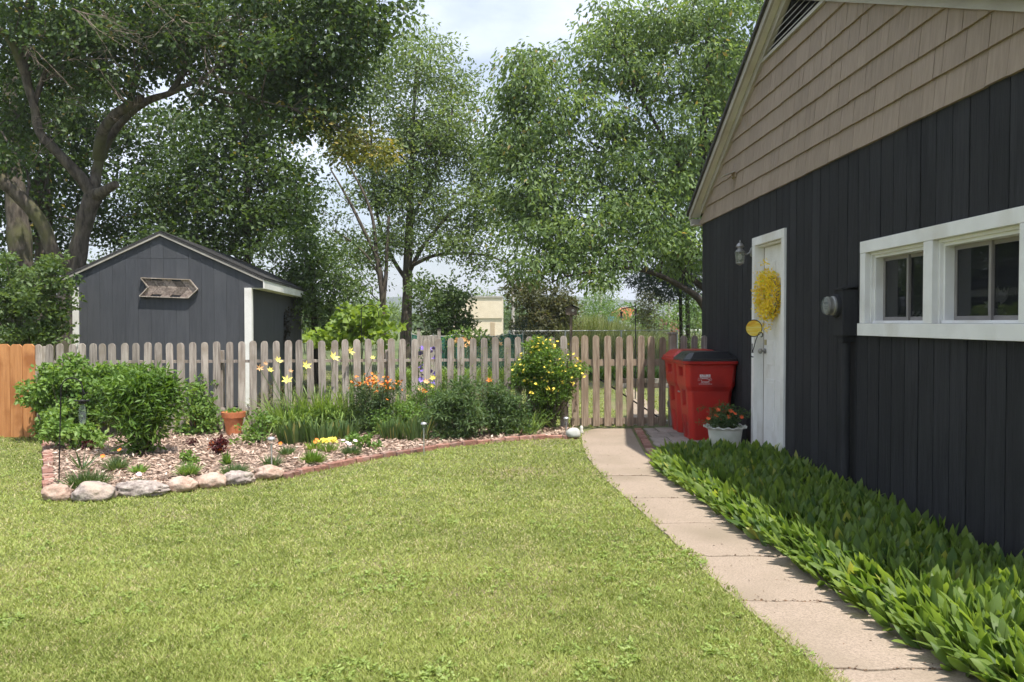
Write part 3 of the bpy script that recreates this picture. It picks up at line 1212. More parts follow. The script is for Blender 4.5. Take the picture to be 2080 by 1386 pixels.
course_px = [(1434.3, 422), (1448.7, 384), (1466.7, 339), (1488.4, 290.4), (1508, 240), (1531.7, 180.4), (1558.7, 119)]
zs = [Z_SID - .012] + [WL(u, v)[1] for u, v in course_px] + [WL(1558.7, 119)[1] + .215, Z_PK]
Z_V = zs[7]                                  # underside of the louvre vent
vL, vR = WL(1558.7, 119)[0], WL(1674, 1.8)[0]
for ci in range(len(zs) - 1):
    z0, z1 = zs[ci], zs[ci + 1]
    if z1 - z0 < .03:
        continue
    t = T_FAR + .3 + random.uniform(-.15, .1)
    while t > T_NEAR:
        wd = random.choice([.12, .16, .2, .24, .29, .33]) * random.uniform(.9, 1.1)
        a, b = t - wd + random.choice([.003, .005, .008]), t
        t -= wd
        lo = z0 + random.uniform(-.003, .003)
        poly = [(a, lo), (b, lo), (b, z1 + .01), (a, z1 + .01)]
        poly = clip(poly, lambda p: rakeL(p[0]) - p[1])
        if len(poly) > 2:
            poly = clip(poly, lambda p: rakeR(p[0]) - p[1])
        if len(poly) > 2 and z0 >= Z_V - .01:
            mid = sum(p[0] for p in poly) / len(poly)
            if vR - .35 < mid < vL + .2:
                continue
        if len(poly) < 3:
            continue
        n_ = len(poly)
        fr = [(-.032 + .020 * (z - z0) / .22, y_, z) for y_, z in poly]
        bk = [(-.004 + .012 * (z > z1), y_, z) for y_, z in poly]
        mb = MB()
        mb.add(fr + bk, [tuple(range(n_)), tuple(range(2 * n_ - 1, n_ - 1, -1))] + [(k, (k + 1) % n_, n_ + (k + 1) % n_, n_ + k) for k in range(n_)])
        mb.obj('shingle', M['shingle'], gar)

# triangular louvre vent at the peak
vent = empty('louvre_vent', (0, vR, Z_V), parent=gar)
vz = lambda t_: min(rakeL(t_), rakeR(t_)) - .05
MB().prism([(-.02, vR - vR - .1, -.035), (-.02, vL - vR + .05, -.035), (-.02, vL - vR + .05, .0), (-.02, -.1, .0)], (-.03, 0, 0)).obj('frame', M['trim_grey'], vent)
MB().prism([(.0, .0, .0), (.0, vL - vR, 0), (.0, T_PK - vR, Z_PK - Z_V - .06)], (.008, 0, 0)).obj('backing', M['gap_dark'], vent)
zz = Z_V + .03
while zz < Z_PK - .12:
    lo_t = rd[0] + (zz + .05 - rd[1]) / KR
    hi_t = ra[0] - (zz + .05 - ra[1]) / KL
    if hi_t - lo_t > .1:
        lo_t = max(lo_t, vR - .2)
        mb = MB().prism([(-.045, lo_t - vR, zz - Z_V), (-.045, hi_t - vR, zz - Z_V), (-.004, hi_t - vR, zz - Z_V + .045), (-.004, lo_t - vR, zz - Z_V + .045)], (0, 0, .008))
        mb.obj('slat', M['trim_grey'], vent)
    zz += .062

# rakes, soffit and roof
OV = .16
def rake_piece(name, t0, z0, t1, z1, x0, x1, h, mat, lift=0.0):
    return MB().prism([(x0, t0, z0 + lift), (x0, t1, z1 + lift), (x0, t1, z1 + h + lift), (x0, t0, z0 + h + lift)], (x1 - x0, 0, 0)).obj(name, mat, gar)


TL = T_FAR + .20
ZL = rakeL(TL)
TR = T_NEAR - .4
ZR = rakeR(TR)
rake_piece('rake_frieze', TL - .3, rakeL(TL - .3), T_PK, Z_PK, -.055, -.0, .12, M['trim_grey'], .0)
rake_piece('rake_frieze', TR + .3, rakeR(TR + .3), T_PK, Z_PK, -.055, -.0, .12, M['trim_grey'], .0)
rake_piece('rake_board', TL, ZL, T_PK + .002, Z_PK, -OV, -OV + .025, .085, M['trim_grey'], .085)
rake_piece('rake_board', TR, ZR, T_PK - .002, Z_PK, -OV, -OV + .025, .085, M['trim_grey'], .085)
rake_piece('rake_soffit', TL, ZL, T_PK, Z_PK, -OV + .026, -.0, .02, M['white'], .121)
rake_piece('rake_soffit', TR, ZR, T_PK, Z_PK, -OV + .026, -.0, .02, M['white'], .121)
rake_piece('roof', TL + .04, ZL - .02, T_PK, Z_PK, -OV - .03, 6.6, .05, M['asphalt_shingle'], .172)
rake_piece('roof', TR - .04, ZR - .02, T_PK, Z_PK, -OV - .03, 6.6, .05, M['asphalt_shingle'], .172)
# eave return and gutter end at the far corner
MB().box(-OV + .03, 6.5, T_FAR + .005, T_FAR + .17, Z_SID - .015, Z_SID + .01).obj('eave_soffit', M['trim_grey'], gar)
MB().box(-OV + .03, 6.5, TL - .02, TL + .05, ZL - .0, ZL + .10).obj('gutter', M['trim_grey'], gar)

# door ------------------------------------------------------------
dr = empty('door', (0, door_o[0], 0), parent=gar)
o0, o1, oz0, oz1 = door_o
L_ = o1 - o0
mb = MB()
mb.box(-.03, .012, L_, L_ + cas, 0, oz1 + .0005)
mb.box(-.03, .012, -cas, 0, 0, oz1 + .0005)
mb.box(-.032, .012, -cas, L_ + cas, oz1 + .001, oz1 + cas)
mb.obj('casing', M['white'], dr, bevel=.003)
mb = MB()
mb.box(.0125, .15, L_ - .001, L_ + .02, 0, oz1)
mb.box(.0125, .15, -.02, .001, 0, oz1)
mb.box(.0125, .15, .002, L_ - .002, oz1 - .02, oz1 - .0005)
mb.box(.06, .078, L_ - .012, L_ - .0015, 0, oz1 - .021)
mb.box(.06, .08, .0015, .016, 0, oz1 - .021)
mb.obj('jamb', M['white'], dr)
mb = MB()
mb.box(.082, .12, .006, L_ - .006, oz0, oz1 - .024)
mb.obj('leaf', M['white'], dr, bevel=.002)
MB().box(.079, .0825, L_ - .0165, L_ - .004, 0, oz1 - .022).obj('weather_strip', M['brown_strip'], dr)
for (za, zb) in ((.28, .86), (1.02, 1.30), (1.42, oz1 - .2)):
    for (ya, yb) in ((.13, L_ / 2 - .05), (L_ / 2 + .05, L_ - .13)):
        mb = MB()
        mb.box(.076, .082, ya, yb, za, zb)
        mb.box(.072, .0755, ya + .04, yb - .04, za + .04, zb - .04)
        mb.obj('panel', M['white'], dr, bevel=.003)
mb = MB()
mb.lathe([(.03, 0), (.03, -.01), (.012, -.012), (.012, -.04), (.03, -.045), (.032, -.065), (.02, -.078)], (.076, L_ - .085, 1.17), 14, axis='x')
mb.obj('knob', M['pewter'], dr)
MB().box(.076, .081, L_ - .12, L_ - .045, 1.24, 1.30).obj('bolt_plate', M['brass'], dr)

# windows -----------------------------------------------------------
wf = empty('window_surround', (0, w_r, wz0), parent=gar)
LW, HW = w_l - w_r, wz1 - wz0
mb = MB()
mb.box(-.032, .012, 0, LW, HW - cas, HW)
mb.box(-.03, .012, LW - cas, LW, 0, HW - cas - .001)
mb.box(-.03, .012, 0, cas, 0, HW - cas - .001)
mb.box(-.03, .012, mull0 - w_r, mull1 - w_r, 0, HW - cas - .001)
mb.obj('casing', M['white'], wf, bevel=.003)
MB().box(-.045, .012, -.02, LW + .01, wzb - wz0, -.0015).obj('sill', M['white'], wf, bevel=.003)
for (a, b, z0, z1) in wopen:
    wn = empty('window', (0, a, z0), parent=gar)
    L_, h = b - a, z1 - z0
    mb = MB()
    for (x0, x1, t0) in ((.0125, .035, .022), (.0355, .13, .045)):
        mb.box(x0, x1, -.02, t0, 0, h)
        mb.box(x0, x1, L_ - t0, L_ + .02, 0, h)
        mb.box(x0, x1, t0 + .001, L_ - t0 - .001, h - t0, h + .0)
    mb.box(.0125, .13, .046, L_ - .046, -.0, .02)
    mb.obj('frame', M['white'], wn)
    ia, ib, iz0, iz1 = .046, L_ - .046, .0205, h - .046
    mb = MB()
    x0, x1 = .10, .128
    m = (ia + ib) / 2 + .02
    for (p, q, xa, xb) in ((m - .015, ib - .001, .098, .112), (ia + .001, m + .015, .114, .128)):
        mb.box(xa, xb, p, p + .028, iz0, iz1)
        mb.box(xa, xb, q - .028, q, iz0, iz1)
        mb.box(xa, xb, p + .0285, q - .0285, iz0, iz0 + .028)
        mb.box(xa, xb, p + .0285, q - .0285, iz1 - .028, iz1)
    mb.obj('sash', M['sash'], wn)
    MB().box(.104, .107, m + .014, ib - .03, iz0 + .029, iz1 - .029).obj('pane', M['pane'], wn)
    MB().box(.120, .123, ia + .03, m - .014, iz0 + .029, iz1 - .029).obj('pane', M['pane'], wn)
    # white flowers on the inside ledge
    fx = .3
    mb = MB()
    mb.box(.14, .34, -.05, L_ + .05, -.03, -.005)
    mb.obj('ledge', M['dark_inside'], wn)


def flower_mesh(name, mat, r=.04, n=6, w=.5, cup=.35, core=None, rnd=1):
    rr = random.Random(rnd)
    vs, fs = [(0, 0, 0)], []
    for k in range(n):
        a = 2 * math.pi * (k + rr.uniform(-.1, .1)) / n
        R = r * rr.uniform(.9, 1.1)
        ca, sa = math.cos(a), math.sin(a)
        hw = R * w * .5
        m0 = (ca * R * .5, sa * R * .5)
        i = len(vs)
        vs += [(m0[0] - sa * hw, m0[1] + ca * hw, R * cup * .4), (m0[0] * 1.05, m0[1] * 1.05, R * cup * .3), (m0[0] + sa * hw, m0[1] - ca * hw, R * cup * .4), (ca * R, sa * R, R * cup)]
        fs += [(0, i + 1, i), (0, i + 2, i + 1), (i, i + 1, i + 3), (i + 1, i + 2, i + 3)]
    me = bpy.data.meshes.new(name)
    me.from_pydata(vs, [], fs)
    me.materials.append(mat)
    return me


mb = MB()
gp = GW(.22, (wopen[1][0] + wopen[1][1]) / 2 + .12, wz0 + .13)
vs_white = flower_mesh('blossom', M['white'], .045, 6, .6, .5)
vase = empty('flower_vase', gp - Vector((0, 0, .135)), label='white blossoms in a small vase behind the pane of the nearer garage window', cat='vase')
MB().lathe([(.03, 0), (.04, .03), (.035, .07), (.02, .09), (.026, .1)], (0, 0, 0), 14).obj('vase', M['pot_white'], vase)
for k in range(9):
    a = random.uniform(0, 6.28)
    mobj('blossom', vs_white, vase, (random.uniform(-.03, .03), random.uniform(-.09, .09), random.uniform(.10, .2)), (random.uniform(-.6, .6), -1.2 + random.uniform(-.5, .5), 0))
gp = GW(.22, (wopen[0][0] + wopen[0][1]) / 2 + .1, wz0 + .08)
vase2 = empty('flower_vase', gp - Vector((0, 0, .085)), label='few pale blossoms low behind the pane of the farther garage window', cat='vase')
MB().lathe([(.025, 0), (.03, .03), (.02, .05)], (0, 0, 0), 12).obj('vase', M['sash'], vase2)
for k in range(4):
    mobj('blossom', vs_white, vase2, (0, -.06 + .04 * k, .06 + .02 * (k % 2)), (0, -1.2, 0)).scale = (.6, .6, .6)

# gable flood-vent hood
t_, z_ = WL(1495, 362)
hood = empty('vent_hood', GW(-.02, t_, z_), WT, label='small tan vent hood low on the shingled gable', cat='vent')
MB().prism([(-.012, -.09, 0), (-.012, .09, 0), (-.012, .09, .075), (-.012, -.09, .075)], (.02, 0, 0)).obj('plate', M['shingle'], hood)
MB().add([(-.012, -.09, .07), (-.012, .09, .07), (-.15, .09, .015), (-.15, -.09, .015), (-.012, -.09, .08), (-.012, .09, .08), (-.155, .09, .025), (-.155, -.09, .025)],
         [(0, 3, 2, 1), (4, 5, 6, 7), (0, 1, 5, 4), (3, 7, 6, 2), (0, 4, 7, 3), (1, 2, 6, 5)]).obj('hood', M['trim_grey'], hood)

# wall lantern
t_, z_ = WL(1530, 512)
lan = empty('wall_lantern', GW(0, t_ + .02, z_), WT, label='pewter coach lantern with clear glass on the wall left of the white door', cat='lantern')
lx = -.15
MB().lathe([(.055, 0), (.055, -.012), (.035, -.02), (.02, -.03)], (-.006, 0, .0), 16, axis='x').obj('back_plate', M['pewter'], lan)
MB().tube([(-.02, 0, 0), (-.07, 0, -.03), (-.11, 0, -.01), (lx, 0, .035)], [.012, .01, .01, .01], 8).obj('arm', M['pewter'], lan)
MB().lathe([(.062, -.0), (.05, .006), (.048, .02), (.03, .03), (.028, .05), (.045, .058), (.05, .064), (.036, .09), (.02, .105), (.006, .11), (.009, .125), (.002, .145)], (lx, 0, .0), 18).obj('cap', M['pewter'], lan)
MB().lathe([(.058, -.002), (.044, -.12), (.04, -.135)], (lx, 0, 0), 6).obj('glass', M['lamp_glass'], lan)
mb = MB()
for k in range(6):
    a = 2 * math.pi * k / 6
    mb.tube([(lx + .06 * math.cos(a), .06 * math.sin(a), 0), (lx + .046 * math.cos(a), .046 * math.sin(a), -.125)], .003, 5)
mb.lathe([(.05, -.125), (.05, -.135), (.02, -.15), (.005, -.16)], (lx, 0, 0), 12)
mb.obj('cage', M['pewter'], lan)
MB().lathe([(.012, -.09), (.022, -.07), (.024, -.05), (.01, -.02)], (lx, 0, 0), 12).obj('bulb', M['white'], lan)

# wreath on the door
wy, wz = WL(1566, 600, .03)
wr = empty('wreath', GW(.04, wy, wz), WT, label='yellow forsythia wreath hanging on the white door', cat='wreath')
R0 = .19
pts = [(-.0, R0 * math.cos(a), R0 * math.sin(a)) for a in np.linspace(0, 2 * math.pi, 25)]
MB().tube(pts, .022, 8, cap=False).obj('twig_ring', M['twig'], wr)
lv, n = Leaves(), 2300
a = rng.uniform(0, 2 * math.pi, n)
b = rng.uniform(0, 2 * math.pi, n)
rr_ = .02 + .078 * rng.random(n) ** .8
P = np.stack([-.04 + rr_ * np.cos(b) * .9, (R0 + rr_ * np.sin(b)) * np.cos(a), (R0 + rr_ * np.sin(b)) * np.sin(a)], 1)
P[:, 0] = np.minimum(P[:, 0], .02)
D = unit(P * np.array([[1.0, .3, .3]]) + rng.normal(size=(n, 3)) * .15)
tn = np.clip(rng.normal(.6, .22, n), 0, .86)
tn[rng.random(n) < .08] = 1.0
LM['forsythia'] = leafmat('forsythia_bloom', (.55, .36, .02), (.98, .80, .08), (.60, .68, .10), transl=.35, tfac=1.3)
lv.kites(P, D, rdir(n), rng.uniform(.022, .055, n), rng.uniform(.010, .02, n), tn)
# loose sprays
for sy, sz in ((.26, .24), (.34, .05), (.30, -.02), (.05, .36), (-.02, -.36), (.06, -.33), (.28, -.08)):
    m_ = 26
    P = np.array([[-.07, sy, sz]]) + rng.normal(size=(m_, 3)) * np.array([[.025, .022, .03]])
    lv.kites(P, rdir(m_), rdir(m_), rng.uniform(.025, .045, m_), rng.uniform(.01, .018, m_), np.clip(rng.normal(.6, .2, m_), 0, .86))
lv.obj('blossom', LM['forsythia'], wr, kind='stuff')

# amber disc on its scroll bracket
t_, z_ = WL(1534, 712)
dk = empty('garden_disc', GW(-.035, t_ - .03, z_), 0, label='round amber glass disc on a black scroll bracket at the door frame', cat='ornament')
dO = Vector(dk.location)
cD = AT(1531, 667, dO.y - .40) - dO
MB().lathe([(.088, -.004), (.088, .004)], tuple(cD), 28, axis='y').obj('disc', M['amber'], dk)
mb = MB()
ring = [(cD.x + .091 * math.cos(a), cD.y, cD.z + .091 * math.sin(a)) for a in np.linspace(0, 2 * math.pi, 30)]
mb.tube(ring, .006, 6, cap=False)
mb.obj('rim', M['iron'], dk)
mb = MB()
q0 = Vector((cD.x + .045, cD.y, cD.z - .080))
mb.tube([(-.005, 0, -.02), q0 + Vector((-.02, 0, -.05)), q0], [.005] * 3, 6)
sc1 = [(q0.x + .036 + (.036 - .0027 * k) * math.cos(math.pi - k * .5), q0.y, q0.z + (.05 - .0036 * k) * math.sin(math.pi - k * .5)) for k in range(11)]
mb.tube(sc1, .006, 6)
sc2 = [(.0 + .028 * math.cos(a), 0, -.02 - .028 + .028 * math.sin(a)) for a in np.linspace(-2.4, 1.5, 12)]
mb.tube(sc2, .006, 6)
mb.tube([(-.01, 0, .08), (-.01, 0, -.03)], .005, 6)
mb.obj('scroll_bracket', M['iron'], dk)

# electric meter
t0_, z0_ = WL(1743, 683, 0)
t1_, z1_ = WL(1697, 590, -.11)
em = empty('electric_meter', GW(-.006, (t0_ + t1_) / 2, z0_), WT, label='dark painted electric meter box with round glass meter and conduit on the garage wall', cat='meter')
hw_ = abs(t1_ - t0_) / 2
hh = z1_ - z0_
MB().box(-.125, 0, -hw_, hw_, 0, hh).obj('box', M['charcoal'], em, bevel=.008)
MB().prism([(-.14, -hw_ - .01, hh), (0, -hw_ - .01, hh + .02), (0, hw_ + .01, hh + .02), (-.14, hw_ + .01, hh)], (0, 0, .012)).obj('hood', M['charcoal'], em)
mz = .655 * hh
MB().lathe([(.098, 0), (.098, -.02), (.09, -.03)], (-.125, .01, mz), 24, axis='x').obj('collar', M['charcoal'], em)
MB().lathe([(.082, 0), (.082, -.02), (.074, -.025), (.074, -.05), (.078, -.055), (.078, -.062), (.07, -.064)], (-.15, .01, mz), 30, axis='x').obj('ring', M['pewter'], em)
MB().lathe([(.068, 0), (.068, -.004)], (-.2145, .01, mz), 24, axis='x').obj('dial', M['sash'], em)
mb = MB()
mb.box(-.2215, -.2195, -.03, .05, mz + .012, mz + .034)
mb.box(-.2215, -.2195, -.015, .035, mz - .03, mz - .02)
mb.box(-.2215, -.2195, -.025, .045, mz - .012, mz - .006)
mb.obj('register', M['black_plastic'], em)
MB().lathe([(.071, 0), (.071, -.008), (.063, -.014), (.002, -.016)], (-.223, .01, mz), 24, axis='x').obj('glass_cover', M['clear_glass'], em)
MB().tube([(-.06, -.02, 0), (-.06, -.02, -z0_ + .02)], .038, 12).obj('conduit', M['charcoal'], em)
MB().box(-.11, -.0, -.07, .03, -.05, .0).obj('connector', M['charcoal'], em, bevel=.004)
MB().box(-.012, -.002, .16, .178, -.085, -.03).obj('brass_tag', M['brass'], em)

lv = Leaves()
for yj in cuts[1:-1]:
    n = 70 if yj in (4.40, 7.0, 8.02, 3.53) else 24
    t = rng.random(n)
    x = XL(yj) + (XR(yj) - XL(yj)) * t
    P = np.stack([x, yj + rng.normal(0, .008, n), np.full(n, .006)], 1)
    lv.kites(P, rdir(n, flat=.3), rdir(n, up=1.5), rng.uniform(.01, .03, n), rng.uniform(.004, .012, n), rng.random(n))
n = 240
y = rng.uniform(2.5, 11, n)
x = np.array([XL(v) for v in y]) + np.array([XR(v) - XL(v) for v in y]) * rng.random(n)
lv.kites(np.stack([x, y, np.full(n, .010)], 1), rdir(n, flat=.2), rdir(n, up=2), rng.uniform(.006, .022, n), rng.uniform(.003, .009, n), rng.random(n))
lv.obj('leaf_litter', LM['litter'], kind='stuff', label='bits of dry litter on the path and in its joints')

# ================================================================ BINS AND POT
def bin_body(mat):
    """tapered wheeled bin body with two grip recesses on its left face; local front is -y"""
    bm = bmesh.new()
    lev = [(0.0, .235, .215), (.30, .262, .245), (.42, .268, .252), (.52, .274, .258), (.62, .280, .265), (.68, .308, .288), (.80, .315, .30), (.92, .322, .31), (.965, .328, .318)]
    rings = []
    for z, hx, hy in lev:
        c = .05
        pts = [(-hx, -hy + c), (-hx, -hy * .35), (-hx, hy * .35), (-hx, hy - c), (-hx + c, hy), (hx - c, hy), (hx, hy - c), (hx, -hy + c), (hx - c, -hy), (-hx + c, -hy)]
        rings.append([bm.verts.new((x, y, z)) for x, y in pts])
    side = {}
    for j in range(len(rings) - 1):
        for k in range(10):
            f = bm.faces.new((rings[j][k], rings[j][(k + 1) % 10], rings[j + 1][(k + 1) % 10], rings[j + 1][k]))
            side[(j, k)] = f
    bm.faces.new(rings[0])
    bm.faces.new(rings[-1][::-1])
    bmesh.ops.recalc_face_normals(bm, faces=bm.faces)
    fs = [side[(2, 1)], side[(3, 1)]]
    bmesh.ops.inset_region(bm, faces=fs, thickness=.02, depth=-.09)
    bmesh.ops.inset_region(bm, faces=[side[(6, 1)]], thickness=.018, depth=-.10)
    bmesh.ops.inset_region(bm, faces=[side[(0, 1)]], thickness=.025, depth=-.03)
    bmesh.ops.recalc_face_normals(bm, faces=bm.faces)
    ed = [e for e in bm.edges if len(e.link_faces) == 2 and e.calc_face_angle(0) > .35]
    bmesh.ops.bevel(bm, geom=ed, offset=.008, segments=2, affect='EDGES')
    me = bpy.data.meshes.new('body')
    bm.to_mesh(me)
    bm.free()
    me.materials.append(mat)
    return me


def loft(levels, mat, name, n=12, bevel=.006):
    mb = MB()
    vs, fs = [], []
    for z, hx, hy, c, dx in levels:
        pts = [(-hx, -hy + c), (-hx, hy - c), (-hx + c, hy), (hx - c, hy), (hx, hy - c), (hx, -hy + c), (hx - c, -hy), (-hx + c, -hy)]
        vs += [(x + dx, y, z) for x, y in pts]
    m = 8
    for j in range(len(levels) - 1):
        for k in range(m):
            fs.append((j * m + k, j * m + (k + 1) % m, (j + 1) * m + (k + 1) % m, (j + 1) * m + k))
    fs.append(tuple(range(m - 1, -1, -1)))
    fs.append(tuple((len(levels) - 1) * m + k for k in range(m)))
    mb.add(vs, fs)
    return mb.mesh(name, mat, bevel)


def make_bin(loc, rz, lidmat, label):
    o = empty('wheeled_bin', loc, rz, label=label, cat='bin', group='red wheeled bins by the garage wall')
    mobj('body', bin_body(M['red_plastic']), o)
    mobj('rim', loft([(.955, .335, .33, .06, 0), (.97, .36, .355, .06, 0), (1.0, .365, .36, .06, 0), (1.003, .33, .33, .06, 0)], M['red_plastic'], 'rim', bevel=.004), o)
    mobj('lid', loft([(1.004, .355, .345, .07, 0), (1.035, .35, .34, .07, 0), (1.042, .335, .325, .07, 0), (1.105, .255, .265, .05, -.01), (1.118, .225, .24, .05, -.01)], lidmat, 'lid', bevel=.005), o)
    mb = MB()
    for sy in (-.14, 0.02, .16):
        mb.box(-.30, -.20, sy - .012, sy + .012, 1.044, 1.085)
    mb.obj('lid_rib', lidmat, o, bevel=.004)
    mb = MB()
    mb.tube([(.40, -.25, .985), (.40, .25, .985)], .016, 10)
    mb.box(.34, .405, -.27, -.235, .965, 1.0)
    mb.box(.34, .405, .235, .27, .965, 1.0)
    mb.obj('handle', M['red_plastic'], o)
    for sy in (-.25, .25):
        w = MB()
        w.lathe([(.02, -.025), (.125, -.028), (.13, 0), (.125, .028), (.02, .025)], (.235, sy, .13), 24, axis='y')
        w.obj('wheel', M['black_plastic'], o)
    MB().tube([(-.335, 0, .60), (-.335, .05, .60)], .012, 8).obj('catch', M['steel'], o)
    return o


bn = G(1437, 899)
bin1 = make_bin((bn.x + .04, bn.y + .30, .012), .03, M['black_plastic'], 'red wheeled bin with black lid and white printed logo, in front')
bn2 = G(1392, 884)
bin2 = make_bin((bn2.x + .17, bn2.y + .34, .012), .05, M['red_plastic'], 'red wheeled bin with a red lid standing behind the black lidded one')

# printed logo: state outline, banner lettering and two lines of small print
dec = empty('logo', (-.085, -.3065, .79), 0, parent=bin1)
dec.rotation_euler = (-.085, 0, 0)


def stroke(mb, pts, w=.0042, close=False):
    P = [Vector((x, 0, z)) for x, z in pts]
    if close:
        P.append(P[0])
    for a, b in zip(P[:-1], P[1:]):
        mb.bar(a, b, .002, w)


S_ = .0042
mb = MB()
top = [(-13, 21), (-6, 21.5), (-5, 24), (-4, 21), (2, 20), (6, 20.5), (10, 18), (16, 17.5), (11, 13), (9, 12)]
stroke(mb, [(x * S_, z * S_) for x, z in top])
stroke(mb, [(-13 * S_, 21 * S_), (-12 * S_, 15 * S_), (-10 * S_, 12 * S_)])
stroke(mb, [(-10 * S_, 12.5 * S_), (15 * S_, 13.5 * S_), (15 * S_, 3 * S_)])
stroke(mb, [(-14 * S_, 12 * S_), (-14 * S_, 2 * S_), (15 * S_, 3 * S_)])
stroke(mb, [(-14 * S_, 1 * S_), (-5 * S_, 0), (2 * S_, .5 * S_), (8 * S_, -2 * S_), (14 * S_, -3 * S_)])
stroke(mb, [(-11 * S_, -4 * S_), (-10 * S_, -10 * S_), (11 * S_, -10 * S_), (12 * S_, -5 * S_)])
for sx in (-18, 17):
    st = []
    for k in range(10):
        r = (4.4 if k % 2 == 0 else 2.0) * S_
        a = math.pi / 2 + k * math.pi / 5
        st.append((sx * S_ + r * math.cos(a), -3 * S_ + r * math.sin(a)))
    stroke(mb, st, .0016, True)
mb.obj('outline', M['decal'], dec)


def text(body, size, x, z, parent, mat, name='lettering', bold=0.0, parent_rot=(math.pi / 2, 0, 0)):
    c = bpy.data.curves.new(name, 'FONT')
    c.body = body
    c.size = size
    c.align_x = 'CENTER'
    c.align_y = 'CENTER'
    c.extrude = .0006
    c.offset = bold
    c.resolution_u = 3
    o = bpy.data.objects.new(name, c)
    COL.objects.link(o)
    dg = bpy.context.evaluated_depsgraph_get()
    me = bpy.data.meshes.new_from_object(o.evaluated_get(dg))
    bpy.data.objects.remove(o)
    me.materials.clear()
    me.materials.append(mat)
    return mobj(name, me, parent, (x, -.0012, z), parent_rot)


text("KELLER'S", .0345, .0 * S_, 7.6 * S_, dec, M['decal'], bold=.0022)
text("SANITATION", .0135, .0, -1.4 * S_, dec, M['decal'])
text("507-373-0062", .0185, 0, -13.2 * S_, dec, M['decal'])
text("www.kellersdisposal.com", .0165, .004, -16.8 * S_, dec, M['decal'])

# white ruffled pot with orange flowers
pp = G(1460, 925)
pp = Vector((G(1460, 905).x, 9.75, 0))
pot = empty('flower_pot', pp, label='white ruffled rim pot of orange flowers in front of the red bins', cat='flower pot')
MB().lathe([(.15, 0.015), (.17, .03), (.19, .16), (.2, .24), (.235, .262), (.245, .268), (.235, .272), (.19, .25), (.18, .22)], (0, 0, 0), 48, ruff=0).obj('bowl', M['pot_white'], pot)
vs, fs = [], []
nn = 96
for k in range(nn):
    a = 2 * math.pi * k / nn
    w_ = .011 * math.sin(a * 14)
    for r, z in ((.205, .262), (.25, .277 + w_), (.252, .270 + w_), (.205, .250)):
        vs.append((r * math.cos(a), r * math.sin(a), z))
for k in range(nn):
    for j in range(4):
        fs.append((k * 4 + j, ((k + 1) % nn) * 4 + j, ((k + 1) % nn) * 4 + (j + 1) % 4, k * 4 + (j + 1) % 4))
mb = MB()
mb.add(vs, fs, True)
mb.obj('ruffled_rim', M['pot_white'], pot)
MB().lathe([(.02, .235), (.2, .24)], (0, 0, 0), 24).obj('soil', M['soil_dark'], pot)
lv = Leaves()
c_ = rng.normal(size=(120, 3)) * np.array([[.105, .09, .06]]) + np.array([[-.01, 0, .36]])
clump_leaves(lv, c_, 26, .03, .04, .012, droop=0, base=.35)
lv.obj('foliage', LM['fern'], pot)
fm = flower_mesh('flower', FL['scarlet'], .032, 7, .6, .35)
for x_, z_ in ((-.115, .475), (-.13, .40), (.05, .455), (.085, .43), (.02, .39), (.17, .39), (-.22, .37), (-.06, .36)):
    mobj('flower', fm, pot, (x_, -.10 + random.uniform(-.03, .05), z_), (.9 + random.uniform(-.3, .3), random.uniform(-.4, .4), 0))

# ================================================================ SHED
SH = math.atan((1040 - 841) / FPX)
sY = 14.0
sO = AT(508, 655, sY)
shed = empty('garden_shed', (sO.x, sY, 0), SH, label='slate grey garden shed with white corner posts behind the picket fence', cat='shed')
sc = sY / FPX
SW, SL = 338 * sc, 6.3
ez = H + 70 * sc          # underside of eave at the front
ov = 27 * sc
lx_, rx_ = -SW - 19 * sc, ov
zt = H + 72 * sc + .11
pkx, pkz = (335 - 508) * sc, H + 176 * sc
bw = .2032
xx = rx_
i = 0
zgl = lambda x_: (zt + (pkz - zt) * (rx_ - x_) / (rx_ - pkx)) if x_ > pkx else (zt + (pkz - zt) * (x_ - lx_) / (pkx - lx_))
seam = H + 128 * sc
MB().prism([(lx_ + .01, .02, ez + .01), (rx_ - .01, .02, ez + .01), (rx_ - .01, .02, zt - .01), (pkx, .02, pkz - .01), (lx_ + .01, .02, zt - .01)], (0, .04, 0)).obj('gable_backing', M['gap_dark'], shed)
MB().box(-SW + .01, -.01, .02, SL, 0, ez + .012).obj('core', M['gap_dark'], shed)
while xx > lx_ + .001:
    a, b = max(xx - bw + .003, lx_), xx
    xx -= bw
    lo = 0.08 if (a > -SW - .02 and b < .05) else ez
    for (z0, top) in ((lo, False), (seam, True)):
        poly = [(a, z0), (b, z0)]
        if not top:
            poly += [(b, seam - .004), (a, seam - .004)]
        else:
            poly += [(b, 9), (a, 9)]
        poly = clip(poly, lambda p: (zt + (pkz - zt) * (rx_ - p[0]) / (rx_ - pkx)) - p[1])
        if len(poly) > 2:
            poly = clip(poly, lambda p: (zt + (pkz - zt) * (p[0] - lx_) / (pkx - lx_)) - p[1])
        if len(poly) > 2:
            if lo < 1 and a < -SW:
                poly = [(max(p[0], -SW) if p[1] < ez - .01 else p[0], p[1]) for p in poly]
            MB().prism([(x_, 0, z_) for x_, z_ in poly], (0, .019, 0)).obj('board', M['shed_paint'], shed)
